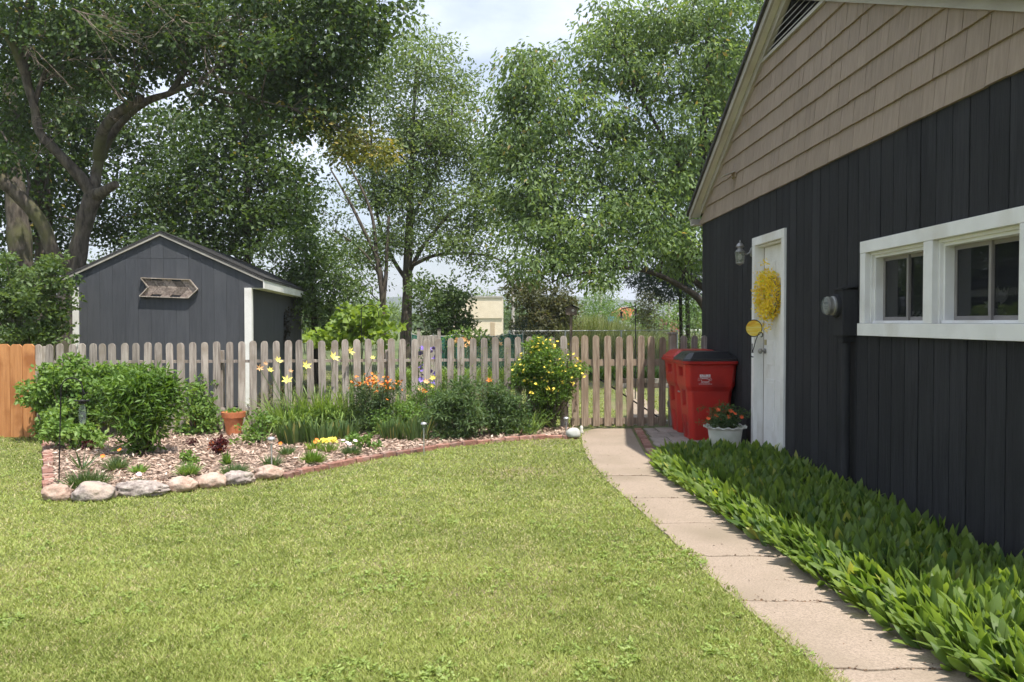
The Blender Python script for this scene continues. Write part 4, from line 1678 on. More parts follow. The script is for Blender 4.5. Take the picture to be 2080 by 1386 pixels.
# side boards
yy = .0
while yy < SL:
    MB().box(0, .012, yy + .03, min(yy + bw - .004, SL) + .03, .08, ez + .05).obj('board', M['shed_paint'], shed)
    yy += bw
cpw = 14 * sc
MB().box(-cpw + .03, .032, -.03, -.0005, .05, ez - .002).obj('corner_post', M['white'], shed, bevel=.003)
MB().box(.0125, .034, .0, .10, .05, ez - .003).obj('corner_post', M['white'], shed, bevel=.003)
MB().box(-SW - .02, -SW + cpw - .04, -.03, -.0005, .05, ez - .006).obj('corner_post', M['white'], shed, bevel=.003)
MB().box(.0125, .034, SL - .08, SL + .03, .05, ez - .003).obj('corner_post', M['white'], shed, bevel=.003)
# roof slabs, rake boards, fascia
for sgn in (0, 1):
    x0 = rx_ if sgn else lx_
    ex_ = .03 if sgn else -.03
    sl_ = (pkz - zt) / abs(x0 - pkx)
    a = (x0 + ex_, zt - .03 * sl_)
    MB().prism([(a[0], -.05, a[1] + .012), (pkx, -.05, pkz + .012), (pkx, -.05, pkz + .055), (a[0], -.05, a[1] + .055)], (0, SL + .15, 0)).obj('roof', M['asphalt_shingle'], shed)
    MB().prism([(x0, -.045, zt - .022), (pkx, -.045, pkz - .022), (pkx, -.045, pkz + .011), (x0, -.045, zt + .011)], (0, .044, 0)).obj('rake_board', M['trim_grey'], shed)
MB().box(rx_, rx_ + .02, -.04, SL + .1, zt - .14, zt - .0).obj('fascia', M['white'], shed, bevel=.002)
MB().box(.035, rx_ - .001, .02, SL + .1, zt - .14, zt - .125).obj('soffit', M['white'], shed)
# shingle courses on the visible slope
sl_ = (pkz - zt) / (rx_ - pkx)
nrm = Vector((sl_, 0, 1)).normalized()
n_c = 14
run = (rx_ + .03 - pkx)
for c in range(n_c):
    x0 = rx_ + .035 - run * c / n_c
    x1 = x0 - run / n_c - .01
    y_ = -.055
    while y_ < SL + .09:
        w_ = .9
        z0 = zt + (rx_ - x0) * sl_ + .056 + .009
        z1 = zt + (rx_ - x1) * sl_ + .056 + .002
        MB().prism([(x0, y_, z0), (x1, y_, z1), (x1, min(y_ + w_ - .004, SL + .1), z1), (x0, min(y_ + w_ - .004, SL + .1), z0)], (0, 0, .004)).obj('shingle', M['asphalt_shingle'], shed)
        y_ += w_


def shed_pt(u, v, off):
    """local coordinates on the shed front plane at local y=-off seen at pixel"""
    d = ray(u, v)
    n_ = Vector((math.sin(SH), -math.cos(SH), 0))
    o_ = Vector((sO.x, sY, 0)) + n_ * off
    c_ = Vector((0, 0, H))
    s = (o_ - c_).dot(n_) / d.dot(n_)
    p = c_ + d * s - Vector((sO.x, sY, 0))
    ex = Vector((math.cos(SH), math.sin(SH), 0))
    return (p.dot(ex), p.z)


# arrow made of chevron slats
aw = [(286, 564.6), (384.8, 568.5), (401, 588), (382, 605.6), (283.6, 602), (301, 583.6)]
A_ = [shed_pt(u, v, .05) for u, v in aw]
ac = (sum(p[0] for p in A_) / 6, sum(p[1] for p in A_) / 6)
wc = Vector((sO.x, sY, 0)) + Vector((math.cos(SH), math.sin(SH), 0)) * ac[0] + Vector((0, 0, ac[1]))
arrow = empty('arrow_sign', wc, SH, label='rustic wooden arrow of chevron slats pointing right on the shed wall', cat='sign')
A_ = [(p[0] - ac[0], p[1] - ac[1]) for p in A_]
mb = MB()
for a, b in zip(A_, A_[1:] + A_[:1]):
    mb.bar((a[0], -.035, a[1]), (b[0], -.035, b[1]), .065, .016)
mb.obj('frame', M['old_wood'], arrow)
M['arrow_wood'] = pm('arrow_wood', (.13, .10, .085), (.33, .27, .23), scale=9, stretch=(3, 3, 3), rough=.9, rand=.4)
tl, tr, tip, br, bl, nt_ = A_
ns = 5
for row, (l0, l1, r0, r1) in enumerate(((tl, nt_, tr, tip), (nt_, bl, tip, br))):
    for k in range(ns):
        a0, a1 = k / ns + .004, (k + 1) / ns - .004
        q = [tuple(Vector(l0).lerp(Vector(r0), a0)), tuple(Vector(l0).lerp(Vector(r0), a1)), tuple(Vector(l1).lerp(Vector(r1), a1)), tuple(Vector(l1).lerp(Vector(r1), a0))]
        if (row == 0 and k in (1, 3)):
            q[0] = tuple(Vector(q[0]).lerp(Vector(q[3]), .22))
            q[1] = tuple(Vector(q[1]).lerp(Vector(q[2]), .22))
        if (row == 1 and k in (1, 3)):
            q[2] = tuple(Vector(q[2]).lerp(Vector(q[1]), .28))
            q[3] = tuple(Vector(q[3]).lerp(Vector(q[0]), .28))
        MB().prism([(x_, -.03, z_) for x_, z_ in q], (0, .02, 0)).obj('slat', M['arrow_wood'], arrow)

# dried garland on the shed's side wall
t_ = 3.6
gp = Vector((sO.x, sY, 0)) + Vector((math.cos(SH), math.sin(SH), 0)) * .06 + Vector((-math.sin(SH), math.cos(SH), 0)) * t_
gar2 = empty('garland', (gp.x, gp.y, 1.75), SH, label='dark twisted garland hanging on the shaded side wall of the shed', cat='garland')
pts = [(.03 * math.sin(k * 1.1), .05 * math.sin(k * .9), -k * .055) for k in range(15)]
MB().tube(pts, .012, 6).obj('vine', M['bark_dark'], gar2)
lv = Leaves()
clump_leaves(lv, np.array(pts), 26, .05, .07, .03, droop=-.2, base=.1)
lv.obj('foliage', leafmat('dried_leaf', (.02, .02, .015), (.07, .06, .045)), gar2)

# ================================================================ LILY BED BY THE GARAGE
def bedL(y):
    """left limit of the leafy bed"""
    return np.interp(y, [2.2, 3.2, 4, 5, 6, 7, 8, 8.7, 9.2], [2.06, 1.92, 1.82, 1.73, 1.63, 1.56, 1.48, 1.50, 1.75])


lb = empty('lily_of_the_valley_bed', (2.3, 6, 0), label='dense bed of broad green lily of the valley leaves between path and garage', cat='ground cover')
soilp = [(XR(y) + .02, y) for y in (2.0, 3, 4, 5, 6, 7, 8, 8.6, 9.25)] + [(2.83, 9.25), (2.93, 2.0)]
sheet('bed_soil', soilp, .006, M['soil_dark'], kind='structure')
# dry litter on the bare soil strip
n = 5000
y = rng.uniform(2.2, 8.8, n)
x = np.array([XR(v) for v in y]) + rng.normal(.12, .12, n)
k = x > np.array([XR(v) for v in y]) - .03
lv = Leaves()
x, y = x[k], y[k]
lv.kites(np.stack([x, y, np.where(rng.random(len(x)) < .5, .012, .03)], 1), rdir(len(x), flat=.3), rdir(len(x), up=1.5), rng.uniform(.015, .05, len(x)), rng.uniform(.008, .02, len(x)), rng.random(len(x)) * .8)
lv.obj('leaf_litter', LM['litter'], kind='stuff', label='brown dry leaf litter on the bare soil beside the path')


def broad_leaf(L, Wd, bend, fold, seg=5):
    """pointed oval leaf along +z, face towards -y; vertices (rows of left, mid, right)"""
    vs, fs = [], []
    for k in range(seg + 1):
        t = k / seg
        w = Wd * .5 * (math.sin(math.pi * min(1, t * .93 + .07) ** .85) ** .8 if 0 < t < 1 else (.12 if t == 0 else .0))
        y_ = -bend * L * t * t
        z_ = L * (t - .25 * bend * t * t)
        if k == seg:
            vs.append((0, y_, z_))
        else:
            vs += [(-w, y_ - fold * w, z_), (0, y_, z_), (w, y_ - fold * w, z_)]
    for k in range(seg - 1):
        a = 3 * k
        fs += [(a, a + 1, a + 4, a + 3), (a + 1, a + 2, a + 5, a + 4)]
    a = 3 * (seg - 1)
    fs += [(a, a + 1, 3 * seg), (a + 1, a + 2, 3 * seg)]
    return np.array(vs), fs


protos = [broad_leaf(1, w, b, f) for w, b, f in ((.33, .15, .45), (.39, .35, .35), (.29, .08, .55), (.36, .5, .3), (.34, .25, .5))]
n = 8200
y = 2.3 + (9.05 - 2.3) * rng.random(n)
xl = bedL(y)
xw = CW - WT * y - .07
k_ = rng.random(n)
x = xl + (xw - xl) * k_
keep = ~((x > 2.45) & (y > 8.55) & (rng.random(n) < .5))
x, y, k_, xl = x[keep], y[keep], k_[keep], xl[keep]
n = len(x)
edge_d = x - xl
lean = np.clip(.95 - edge_d * 2.6, .10, .95) * rng.uniform(.5, 1.25, n) + rng.normal(0, .12, n)
az = np.where(edge_d < .35, rng.normal(math.pi, .75, n), rng.uniform(0, 2 * math.pi, n))
Ls = rng.uniform(.11, .205, n) * np.where(edge_d < .08, .8, 1)
z0 = rng.uniform(.0, .075, n)
face = rng.uniform(0, 2 * math.pi, n)
tone = np.clip(rng.normal(.5, .26, n), 0, .86)
tone[rng.random(n) < .03] = 1
mats4 = []
for i in range(n):
    up = Vector((math.cos(az[i]) * lean[i], math.sin(az[i]) * lean[i], 1)).normalized()
    fwd = Vector((math.cos(face[i]), math.sin(face[i]), 0))
    if edge_d[i] < .4 or random.random() < .5:
        fwd = Vector((math.cos(az[i]), math.sin(az[i]), 0)) * 1.0 + Vector((random.gauss(0, .5), random.gauss(0, .5), 0))
    yv = -(fwd - up * fwd.dot(up)).normalized()
    xv = yv.cross(up)
    R = Matrix((xv, yv, up)).transposed().to_4x4()
    R.translation = Vector((x[i], y[i], z0[i]))
    mats4.append(R @ Matrix.Diagonal((Ls[i], Ls[i], Ls[i], 1)))
near = np.argsort(y + rng.uniform(0, .4, n) - 0)
vis = [i for i in near if UV(np.array([[x[i], y[i], .18]]))[0][0] < 2075 and UV(np.array([[x[i], y[i], .18]]))[1][0] < 1380]
single = set(vis[:300])
pm_ = []
for q, (V0, F0) in enumerate(protos):
    for tn_ in (.25, .5, .75):
        me = bpy.data.meshes.new('leaf')
        me.from_pydata(V0.tolist(), [], F0)
        at = me.attributes.new('tone', 'FLOAT', 'POINT')
        at.data.foreach_set('value', np.full(len(V0), tn_, dtype=np.float32))
        me.polygons.foreach_set('use_smooth', [True] * len(F0))
        me.materials.append(LM['lily'])
        pm_.append(me)
VV, TT, FQ, FT, nv = [], [], [], [], 0
off = Matrix.Translation(-Vector(lb.location))
for i in range(n):
    if i in single:
        o = bpy.data.objects.new('leaf', pm_[(i % 5) * 3 + int(np.clip(tone[i] * 3, 0, 2))])
        link(o, lb)
        o.matrix_local = off @ mats4[i]
        continue
    V0, F0 = protos[i % 5]
    A = np.array(off @ mats4[i])
    VV.append(V0 @ A[:3, :3].T + A[:3, 3])
    TT.append(np.full(len(V0), tone[i]))
    FQ += [[a + nv for a in f] for f in F0 if len(f) == 4]
    FT += [[a + nv for a in f] for f in F0 if len(f) == 3]
    nv += len(V0)
mobj('foliage', np_mesh('foliage', np.concatenate(VV), [np.array(FQ), np.array(FT)], LM['lily'], np.concatenate(TT), smooth=True), lb, kind='stuff')

# ================================================================ LAWN GRASS
def fbm(x, y, s, seed=0):
    r = np.random.default_rng(seed)
    out = np.zeros(len(x))
    for o in range(5):
        f = 2 ** o / s
        for k in range(3):
            a = r.uniform(0, 6.28)
            out += np.sin((x * math.cos(a) + y * math.sin(a)) * f * 3.1 + r.uniform(0, 6.28) + 1.3 * np.sin((x * math.sin(a) - y * math.cos(a)) * f * 2.1 + r.uniform(0, 6.28))) / (1.7 ** o)
    return out / 4.0


def lawn_blades(n, y0, y1, Lr, Wr, dens_pow, xfn, seedoff=0):
    u = rng.random(n)
    if dens_pow == 1:
        y = y0 * (y1 / y0) ** u
    else:
        y = (y0 ** -1 + u * (y1 ** -1 - y0 ** -1)) ** -1
    x = rng.uniform(-1.0, .66, n) * y - rng.random(n) ** 6 * .9
    k = xfn(x, y)
    x, y = x[k], y[k]
    # tufts
    x = x + rng.normal(0, .006, len(x))
    return x, y


bedA = np.array(bed_poly)


def on_lawn(x, y):
    pl = np.interp(y, [a for a, b in LEFT], [b for a, b in LEFT])
    fy = FY0 + (x - FA.x) * FD.y / FD.x
    k = (x < pl + .045 + .03 * fbm(x, y, .3, 3)) & (y < fy - .02) & (x > -11)
    k &= ~inside(bedA, x, y)
    k &= ~((y > 11.2) & (x > .6))
    k &= (x > -1.0 * y - .9)
    return k


lv = Leaves()
x, y = lawn_blades(780000, 2.6, 12.0, 0, 0, 2, on_lawn)
n = len(x)
sc_ = y / 5.0
big = fbm(x, y, 1.4, 11)
dry = np.clip(fbm(x, y, .8, 23) * 1.1 + .0, -1, 1)
tone = .52 + .24 * big + rng.normal(0, .2, n) - .16 * fbm(x, y, .22, 5)
straw = rng.random(n) < np.clip(.14 + .50 * np.clip(dry - .1, 0, 1) + .25 * (fbm(x, y, .18, 77) > .45), 0, .6)
tone = np.clip(tone, 0, .86)
tone[straw] = rng.uniform(.93, 1, straw.sum())
hgt = rng.uniform(.016, .048, n) * (1 + .25 * fbm(x, y, .5, 31)) * (.75 + .25 * sc_ ** .5)
hgt[straw] *= .7
D = rdir(n, flat=.2)
D[:, 2] = np.abs(D[:, 2]) + rng.uniform(.25, 1.3, n)
D = unit(D)
lv.kites(np.stack([x, y, np.full(n, -.004)], 1), D, rdir(n), hgt, rng.uniform(.003, .0065, n) * np.clip(sc_, .8, 2.2), tone, fold=.1)
lv.obj('grass', LM['grass'], kind='stuff', label='short sunlit lawn grass with pale dry patches')
# broad-leaved weeds and clover in the lawn
lv = Leaves()
cxs, cys = [], []
for (u, v, r, m) in ((1330, 1130, .32, 90), (1180, 1085, .35, 60), (1290, 1200, .30, 40), (1230, 1140, .25, 30), (620, 1100, .5, 40), (1480, 1290, .3, 30), (1555, 1370, .2, 24), (760, 1200, .6, 40), (300, 1120, .6, 40), (1000, 1300, .5, 40), (450, 1300, .5, 36), (930, 1010, .6, 36), (100, 1180, .5, 30)):
    g = G(u, v)
    cxs.append(rng.normal(g.x, r * .55, m))
    cys.append(rng.normal(g.y, r * .8, m))
cx_, cy_ = np.concatenate(cxs), np.concatenate(cys)
xs_, ys_ = lawn_blades(19000, 2.8, 11, 0, 0, 2, on_lawn)
k_w = fbm(xs_, ys_, .7, 91) + .5 * fbm(xs_, ys_, .2, 92) > .55
cx_, cy_ = np.concatenate([cx_, xs_[k_w]]), np.concatenate([cy_, ys_[k_w]])
m = on_lawn(cx_, cy_)
cx_, cy_ = cx_[m], cy_[m]
per = 9
n = len(cx_) * per
a = rng.uniform(0, 6.28, n)
P = np.stack([np.repeat(cx_, per) + rng.normal(0, .008, n), np.repeat(cy_, per) + rng.normal(0, .008, n), rng.uniform(.004, .02, n)], 1)
D = np.stack([np.cos(a), np.sin(a), rng.uniform(.05, .7, n)], 1)
lv.kites(P, D, rdir(n, up=1.5), rng.uniform(.012, .030, n), rng.uniform(.007, .014, n), np.clip(np.repeat(rng.normal(.45, .2, len(cx_)), per) + rng.normal(0, .12, n), 0, .86), fold=.15)
lv.obj('weeds', LM['clover'], kind='stuff', label='clover and broad leaved weeds growing in the lawn')


# far side lawn
def far_lawn(x, y):
    fy = FY0 + (x - FA.x) * FD.y / FD.x
    return (y > fy + .1) & (x < 3) & (x > -.66 * y) & ~((x > 1.75) & (x < 2.35) & (y < 17))


lv = Leaves()
x, y = lawn_blades(90000, 11.0, 26, 0, 0, 2, far_lawn)
n = len(x)
tone = np.clip(.5 + .15 * fbm(x, y, 1.5, 2) + rng.normal(0, .18, n), 0, .86)
D = rdir(n, flat=.2)
D[:, 2] = np.abs(D[:, 2]) + .6
lv.kites(np.stack([x, y, np.full(n, -.004)], 1), unit(D), rdir(n), rng.uniform(.03, .07, n), rng.uniform(.010, .02, n), tone, fold=.1)
lv.obj('grass', LM['grass'], kind='stuff', label='lawn grass seen through the pickets beyond the fence')

# ================================================================ FLOWER BED PLANTS
def plant(name, label, u, v, cat='plant', group=None, z=.03, Y=None):
    g = G(u, v, z) if Y is None else AT(u, v, Y)
    if Y is not None:
        g.z = 0
    return empty(name, g, label=label, cat=cat, group=group), g


def bush(name, label, u, vb, blobs, leafm, per, spread, L, Wd, k=1.5, pxc=9, droop=0, base=.5, stems=24, cat='shrub', group=None, odd=0, flowers=None, Y=None, stem_mat=None, shell=2.0, cvar=.35, z=.03):
    """blobs: (du, v, ru, rv, dY, dy) relative to the plant's column u"""
    o, g = plant(name, label, u, vb, cat, group, z=z, Y=Y)
    y0 = g.y
    B = [(u + b[0], b[1], b[2], b[3], y0 + b[4], b[5]) for b in blobs]
    C = blob_points(B, k, pxc, shell)
    C[:, 2] = np.maximum(C[:, 2], g.z + .03)
    lv = Leaves()
    Cl = C - np.array(g)[None]
    clump_leaves(lv, Cl, per, spread, L, Wd, droop, base=base, odd=odd, cvar=cvar)
    lv.V = [np.concatenate(lv.V)]
    lv.V[0][:, 2] = np.maximum(lv.V[0][:, 2], .0)
    lv.obj('foliage', leafm, o)
    if stems:
        idx = rng.choice(len(Cl), min(stems, len(Cl)), replace=False)
        sg = []
        for i in idx:
            t = Cl[i]
            b = np.array([t[0] * .15, t[1] * .15, 0])
            m = (b + t) / 2 + rng.normal(0, .02, 3)
            sg.append([*b, *m, .007, .005])
            sg.append([*m, *t, .005, .003])
        V, F = tubes_np(sg, 5)
        mobj('stems', np_mesh('stems', V, [F], stem_mat or M['bark'], smooth=True), o)
    if flowers:
        me, pts, sc0 = flowers
        for p in pts:
            f = mobj('flower', me, o, Vector(p) - g, (random.uniform(.2, 1.2), random.uniform(-.6, .6), random.uniform(0, 6)))
            s = sc0 * random.uniform(.8, 1.2)
            f.scale = (s, s, s)
    return o


def straps(name, label, u, vb, r, n, L, Wd, droop, leafm, cat='plant', group=None, upz=1.2, base=.5, dx=(0,), odd=0, shape=None, ry=None):
    o, g = plant(name, label, u, vb, cat, group)
    lv = Leaves()
    a = rng.uniform(0, 2 * math.pi, n)
    rr = r * rng.random(n) ** .6
    cx0 = rng.choice(dx, n)
    P = np.stack([np.cos(a) * rr + cx0, np.sin(a) * rr * (ry or 1), np.zeros(n)], 1)
    D = np.stack([np.cos(a) * rng.uniform(.1, .8, n), np.sin(a) * rng.uniform(.1, .8, n), np.full(n, upz)], 1)
    Ls = L * rng.uniform(.55, 1.15, n)
    tone = np.clip(rng.normal(base, .24, n), 0, .86)
    tone[rng.random(n) < odd] = 1
    lv.ribbons(P, D, Ls, Wd * rng.uniform(.7, 1.2, n), tone, droop * rng.uniform(.3, 1.3, n), seg=5, shape=shape or [.7, .95, 1, .8, .5, .05])
    lv.obj('leaves', leafm, o)
    return o, g


# left shrubs
bush('raspberry_bush', 'pale green leafy bush spilling over the orange fence at the far left of the bed', 140, 893,
     [(-45, 800, 45, 55, .1, .3), (0, 775, 60, 45, .15, .3), (60, 790, 50, 50, .1, .3), (-35, 850, 40, 40, .05, .25), (30, 840, 60, 45, .1, .25), (85, 760, 50, 28, .2, .25), (130, 765, 40, 25, .3, .2), (10, 735, 30, 14, .2, .15), (-75, 810, 16, 30, .1, .2)],
     LM['bright'], 22, .05, .065, .042, k=1.5, pxc=8, base=.5, stems=40)
bush('peony_bush', 'big rounded dark green leafy bush standing in the mulch', 290, 922,
     [(0, 790, 62, 40, 0, .3), (-35, 820, 45, 45, 0, .3), (35, 820, 42, 45, 0, .3), (0, 855, 55, 40, -.05, .3), (-5, 895, 32, 22, 0, .2), (20, 765, 30, 22, 0, .2), (-50, 790, 22, 22, 0, .2), (48, 785, 22, 25, 0, .2)],
     LM['mid'], 22, .05, .10, .026, k=1.7, pxc=8, base=.42, stems=36)
bush('leafy_shrub', 'light green leafy bush between the big dark bush and the terracotta pot', 402, 882,
     [(0, 800, 28, 32, .1, .2), (5, 840, 36, 40, 0, .25), (-12, 868, 30, 20, -.05, .2), (25, 850, 16, 30, .05, .2)],
     LM['bright'], 20, .045, .06, .036, k=1.5, pxc=8, base=.42, stems=20)
bush('lemon_balm', 'low bright green leafy clump beside the shepherd hook', 160, 912,
     [(-45, 875, 25, 28, 0, .2), (-5, 880, 38, 25, 0, .2), (35, 890, 35, 18, .05, .2), (-40, 845, 14, 14, 0, .1)],
     LM['bright'], 20, .04, .07, .045, k=1.5, pxc=8, base=.72, stems=14)
# terracotta pots
for (u, v, s, lab) in ((468, 886, 1.0, 'terracotta pot with sprouting leaves at the foot of the picket fence'), (403, 882, .85, 'terracotta pot half hidden behind the light green bush')):
    g = G(u, v, .03)
    g.y += .13
    po = empty('terracotta_pot', g, label=lab, cat='pot', group='terracotta pots in the flower bed')
    R_ = .145 * s
    MB().lathe([(R_ * .62, 0), (R_ * .88, .225 * s), (R_ * .88, .226 * s), (R_ * 1.02, .23 * s), (R_ * 1.06, .30 * s), (R_ * .98, .302 * s), (R_ * .92, .27 * s)], n=32).obj('bowl', M['terracotta'], po)
    MB().lathe([(.01, .27 * s), (R_ * .91, .275 * s)], n=20).obj('soil', M['soil_dark'], po)
    lv = Leaves()
    c_ = rng.normal(size=(16, 3)) * np.array([[.05, .05, .012]]) + np.array([[0, 0, .31 * s]])
    clump_leaves(lv, c_, 9, .025, .045, .028, droop=-.1, base=.6)
    lv.obj('foliage', LM['bright'], po)

bush('mint_clump', 'low pale green ground plant right of the terracotta pot', 520, 900,
     [(0, 870, 40, 22, .0, .25), (-10, 890, 35, 12, -.1, .2), (18, 850, 25, 15, .1, .15)], LM['bright'], 18, .04, .05, .036, k=1.5, pxc=8, base=.45, stems=12)
bush('spirea_bush', 'wispy bronze tipped shrub behind the low pale ground plant', 528, 875,
     [(0, 830, 45, 30, .25, .2), (15, 800, 40, 25, .35, .2), (-20, 850, 25, 20, .15, .15), (40, 790, 30, 20, .4, .15)], LM['redtip'], 20, .045, .035, .010, k=1.6, pxc=8, base=.4, stems=40, odd=.12, stem_mat=M['twig'])

# day lilies: arching straps
day = []
for (u, v, r, n_, L_, lab) in ((590, 880, .24, 620, .74, 'clump of arching strap leaves below the leftmost yellow lily flowers'),
                               (655, 874, .27, 760, .86, 'tall clump of arching strap leaves with two yellow lily flowers above'),
                               (705, 872, .22, 600, .88, 'upright strap leaf clump behind the orange flowers'),
                               (800, 872, .25, 560, .70, 'strap leaf clump behind the iris blades and right of the orange flowers')):
    day.append(straps('daylily', lab, u, v, r, n_, L_ * 1.12, .016, .75, LM['strap'], cat='lily', base=.62, upz=1.05, ry=.8, group='daylilies in the flower bed'))
for (u, v, r, n_, L_, lab) in ((1075, 880, .13, 80, .62, 'clump of long drooping strap leaves under the yellow flowering shrub'),
                               (560, 872, .18, 260, .5, 'thin short arching leaves in front of the white shed post'),
                               (835, 868, .2, 240, .5, 'thin arching leaves between orange flowers and feathery bush')):
    straps('strap_leaf_clump', lab, u, v, r, n_, L_, .011, .75, LM['strap'], cat='plant', base=.5, upz=.9, ry=.7)
for (u, v, r, n_, L_, lab, lm_, w_) in ((600, 902, .20, 90, .30, 'clump of broad upright pointed leaves left of the yellow flowers', 'iris', .052),
                                      (648, 902, .20, 80, .29, 'broad upright leaves with brown tips behind the small yellow flowers', 'iris', .046),
                                      (700, 892, .2, 80, .28, 'broad leaves between small yellow flowers and feathery plant', 'iris', .040),
                                      (800, 893, .17, 150, .30, 'narrow iris blades left of the steel garden light', 'iris', .018),
                                      (845, 895, .17, 150, .32, 'narrow iris blades around the steel garden light', 'iris', .018)):
    straps('iris_clump', lab, u, v, r, n_, L_, w_, .12, LM[lm_], cat='plant', base=.42, upz=1.9, odd=.10, shape=[.5, .9, 1, .9, .6, .05], ry=.7, group='upright leaf clumps at the front of the bed')

lilym = flower_mesh('flower', FL['lily'], .076, 6, .42, .45)
peachm = flower_mesh('flower', FL['peach'], .07, 6, .32, .6)
for (u, v, dg_, s, me_) in ((583, 773, 0, 1.0, lilym), (621, 743, 0, .95, lilym), (565, 733, 0, .8, lilym), (677, 726, 1, 1.1, lilym), (711, 714, 2, .9, lilym), (527, 748, 0, .8, peachm), (549, 752, 0, .6, lilym), (590, 754, 0, .5, peachm), (757, 727, 2, .5, lilym), (540, 738, 0, .5, peachm)):
    o, g = day[dg_]
    p = AT(u, v, g.y - .18)
    f = mobj('flower', me_, o, p - g, (1.15 + random.uniform(-.3, .2), random.uniform(-.4, .4), random.uniform(0, 1)))
    f.scale = (s, s, s)
    b = Vector((random.uniform(-.04, .04), 0, 0))
    q = p - g
    MB().tube([b, b.lerp(q, .5) + Vector((.02, 0, .04)), q + Vector((0, .01, -.01))], [.005, .004, .004], 6).obj('stalk', M['stalk'], o)

# small orange flowers on feathery stems
og = G(760, 880, .03)
pts = []
for _ in range(125):
    u = random.triangular(700, 826, 762)
    v = 776 + random.gauss(0, 8) + (abs(u - 762) * .10)
    pts.append(AT(u, v, og.y - .1 + random.uniform(-.12, .2)))
pts += [AT(800, 790, og.y - .2), AT(786, 812, og.y - .2), AT(792, 788, og.y - .2), AT(786, 785, og.y)]
om = flower_mesh('flower', FL['orange'], .021, 6, .7, .3)
bush('butterfly_weed', 'bushy plant topped with flat clusters of bright orange flowers', 760, 880,
     [(0, 812, 58, 28, .0, .2), (0, 845, 50, 28, 0, .2), (-15, 865, 35, 18, -.1, .15), (25, 790, 45, 14, 0, .2), (-25, 790, 30, 12, 0, .2)], LM['blue'], 34, .05, .055, .013, k=1.9, pxc=8, base=.5, stems=34, flowers=(om, pts, 1.0))
# feathery dark plants
bush('cutleaf_bush', 'dark feathery cut leaf bush left of the yellow flowering shrub', 925, 890,
     [(0, 815, 48, 32, 0, .25), (-30, 850, 35, 35, 0, .25), (25, 850, 40, 35, 0, .25), (0, 880, 40, 14, -.05, .2), (10, 785, 35, 14, .1, .2)], LM['fern'], 36, .055, .08, .017, k=2.0, pxc=8, base=.5, stems=36, droop=-.15)
bush('cutleaf_bush', 'darker feathery bush directly under the yellow flowering shrub', 1005, 884,
     [(0, 810, 42, 30, .05, .2), (0, 850, 45, 32, 0, .25), (30, 830, 30, 30, .05, .2), (50, 855, 26, 26, .1, .2)], LM['fern'], 34, .055, .075, .017, k=2.0, pxc=8, base=.38, stems=30, droop=-.15)
bush('dense_green_clump', 'mixed green foliage between the orange flowers and the dark feathery bush', 870, 880,
     [(0, 800, 35, 20, .15, .2), (-20, 830, 30, 28, .1, .2), (15, 830, 30, 28, .1, .2)], LM['mid'], 28, .05, .06, .014, k=1.8, pxc=8, base=.4, stems=16)
# yellow flowering potentilla
pg = G(1108, 872, .03)
pts = []
for _ in range(150):
    while True:
        u, v = random.uniform(1035, 1192), random.uniform(682, 805)
        if ((u - 1108) / 72) ** 2 + ((v - 745) / 60) ** 2 < 1 or (u > 1150 and 725 < v < 770):
            break
    pts.append(AT(u, v, pg.y - .28 + random.uniform(-.08, .25)))
ym = flower_mesh('flower', FL['yellow'], .022, 5, .85, .25)
bush('potentilla_shrub', 'yellow flowering shrub beside the gate post', 1108, 872,
     [(-5, 735, 45, 40, -.05, .25), (-40, 765, 35, 30, 0, .2), (40, 765, 38, 32, 0, .2), (5, 800, 50, 32, 0, .25), (0, 840, 32, 32, .05, .2), (-15, 702, 28, 16, 0, .15), (68, 750, 22, 8, -.05, .1)],
     LM['mid'], 42, .055, .046, .02, k=2.6, pxc=8, base=.55, stems=50, flowers=(ym, pts, 1.0), shell=2.6)
bush('low_lime_plant', 'low lime green ferny plant against the brick edging', 1045, 884,
     [(-15, 875, 26, 9, 0, .12), (20, 877, 28, 8, 0, .12)], LM['bright'], 20, .04, .07, .016, k=2, pxc=7, base=.8, stems=6)
# tall seed-head stalks in front of the pickets
so_, g = plant('seed_stalks', 'tall thin grey green stalks with seed heads in front of the pickets', 940, 872)
mb = MB()
lv = Leaves()
heads = []
for u in (888, 905, 913, 918, 925, 935, 943, 960, 966, 975, 981, 988, 1000, 1022, 1030):
    b = G(u + random.uniform(-6, 6), 872, .03) - g
    t = AT(u, random.uniform(700, 770), g.y + random.uniform(-.1, .15)) - g
    mb.tube([b, b.lerp(t, .5) + Vector((random.uniform(-.02, .02), 0, 0)), t], [.004, .003, .0025], 5)
    for k in range(14):
        heads.append(b.lerp(t, .35 + .65 * k / 13))
mb.obj('stalks', pm('pale_stalk', (.16, .17, .09), rough=.8), so_)
clump_leaves(lv, np.array([tuple(h) for h in heads]), 5, .012, .035, .010, droop=0, base=.5)
lv.obj('foliage', LM['reed'], so_)
# orange and peach daylilies near the dark bush
fo, g = plant('peach_daylily', 'peach and yellow small flowers in front of the pickets above the iris blades', 868, 870, 'lily')
for (u, v, c) in ((866, 776, 'peach'), (880, 768, 'yellow'), (854, 790, 'peach'), (862, 795, 'orange'), (878, 785, 'yellow'), (995, 773, 'orange')):
    p = AT(u, v, g.y - .1) - g
    mobj('flower', flower_mesh('flower', FL[c], .05, 6, .45, .5), fo, p, (1.0, random.uniform(-.5, .5), 0))
    MB().tube([(p.x * .5, 0, 0), p.lerp(Vector((p.x * .5, 0, 0)), .4), p], .0035, 5).obj('stalk', M['stalk'], fo)

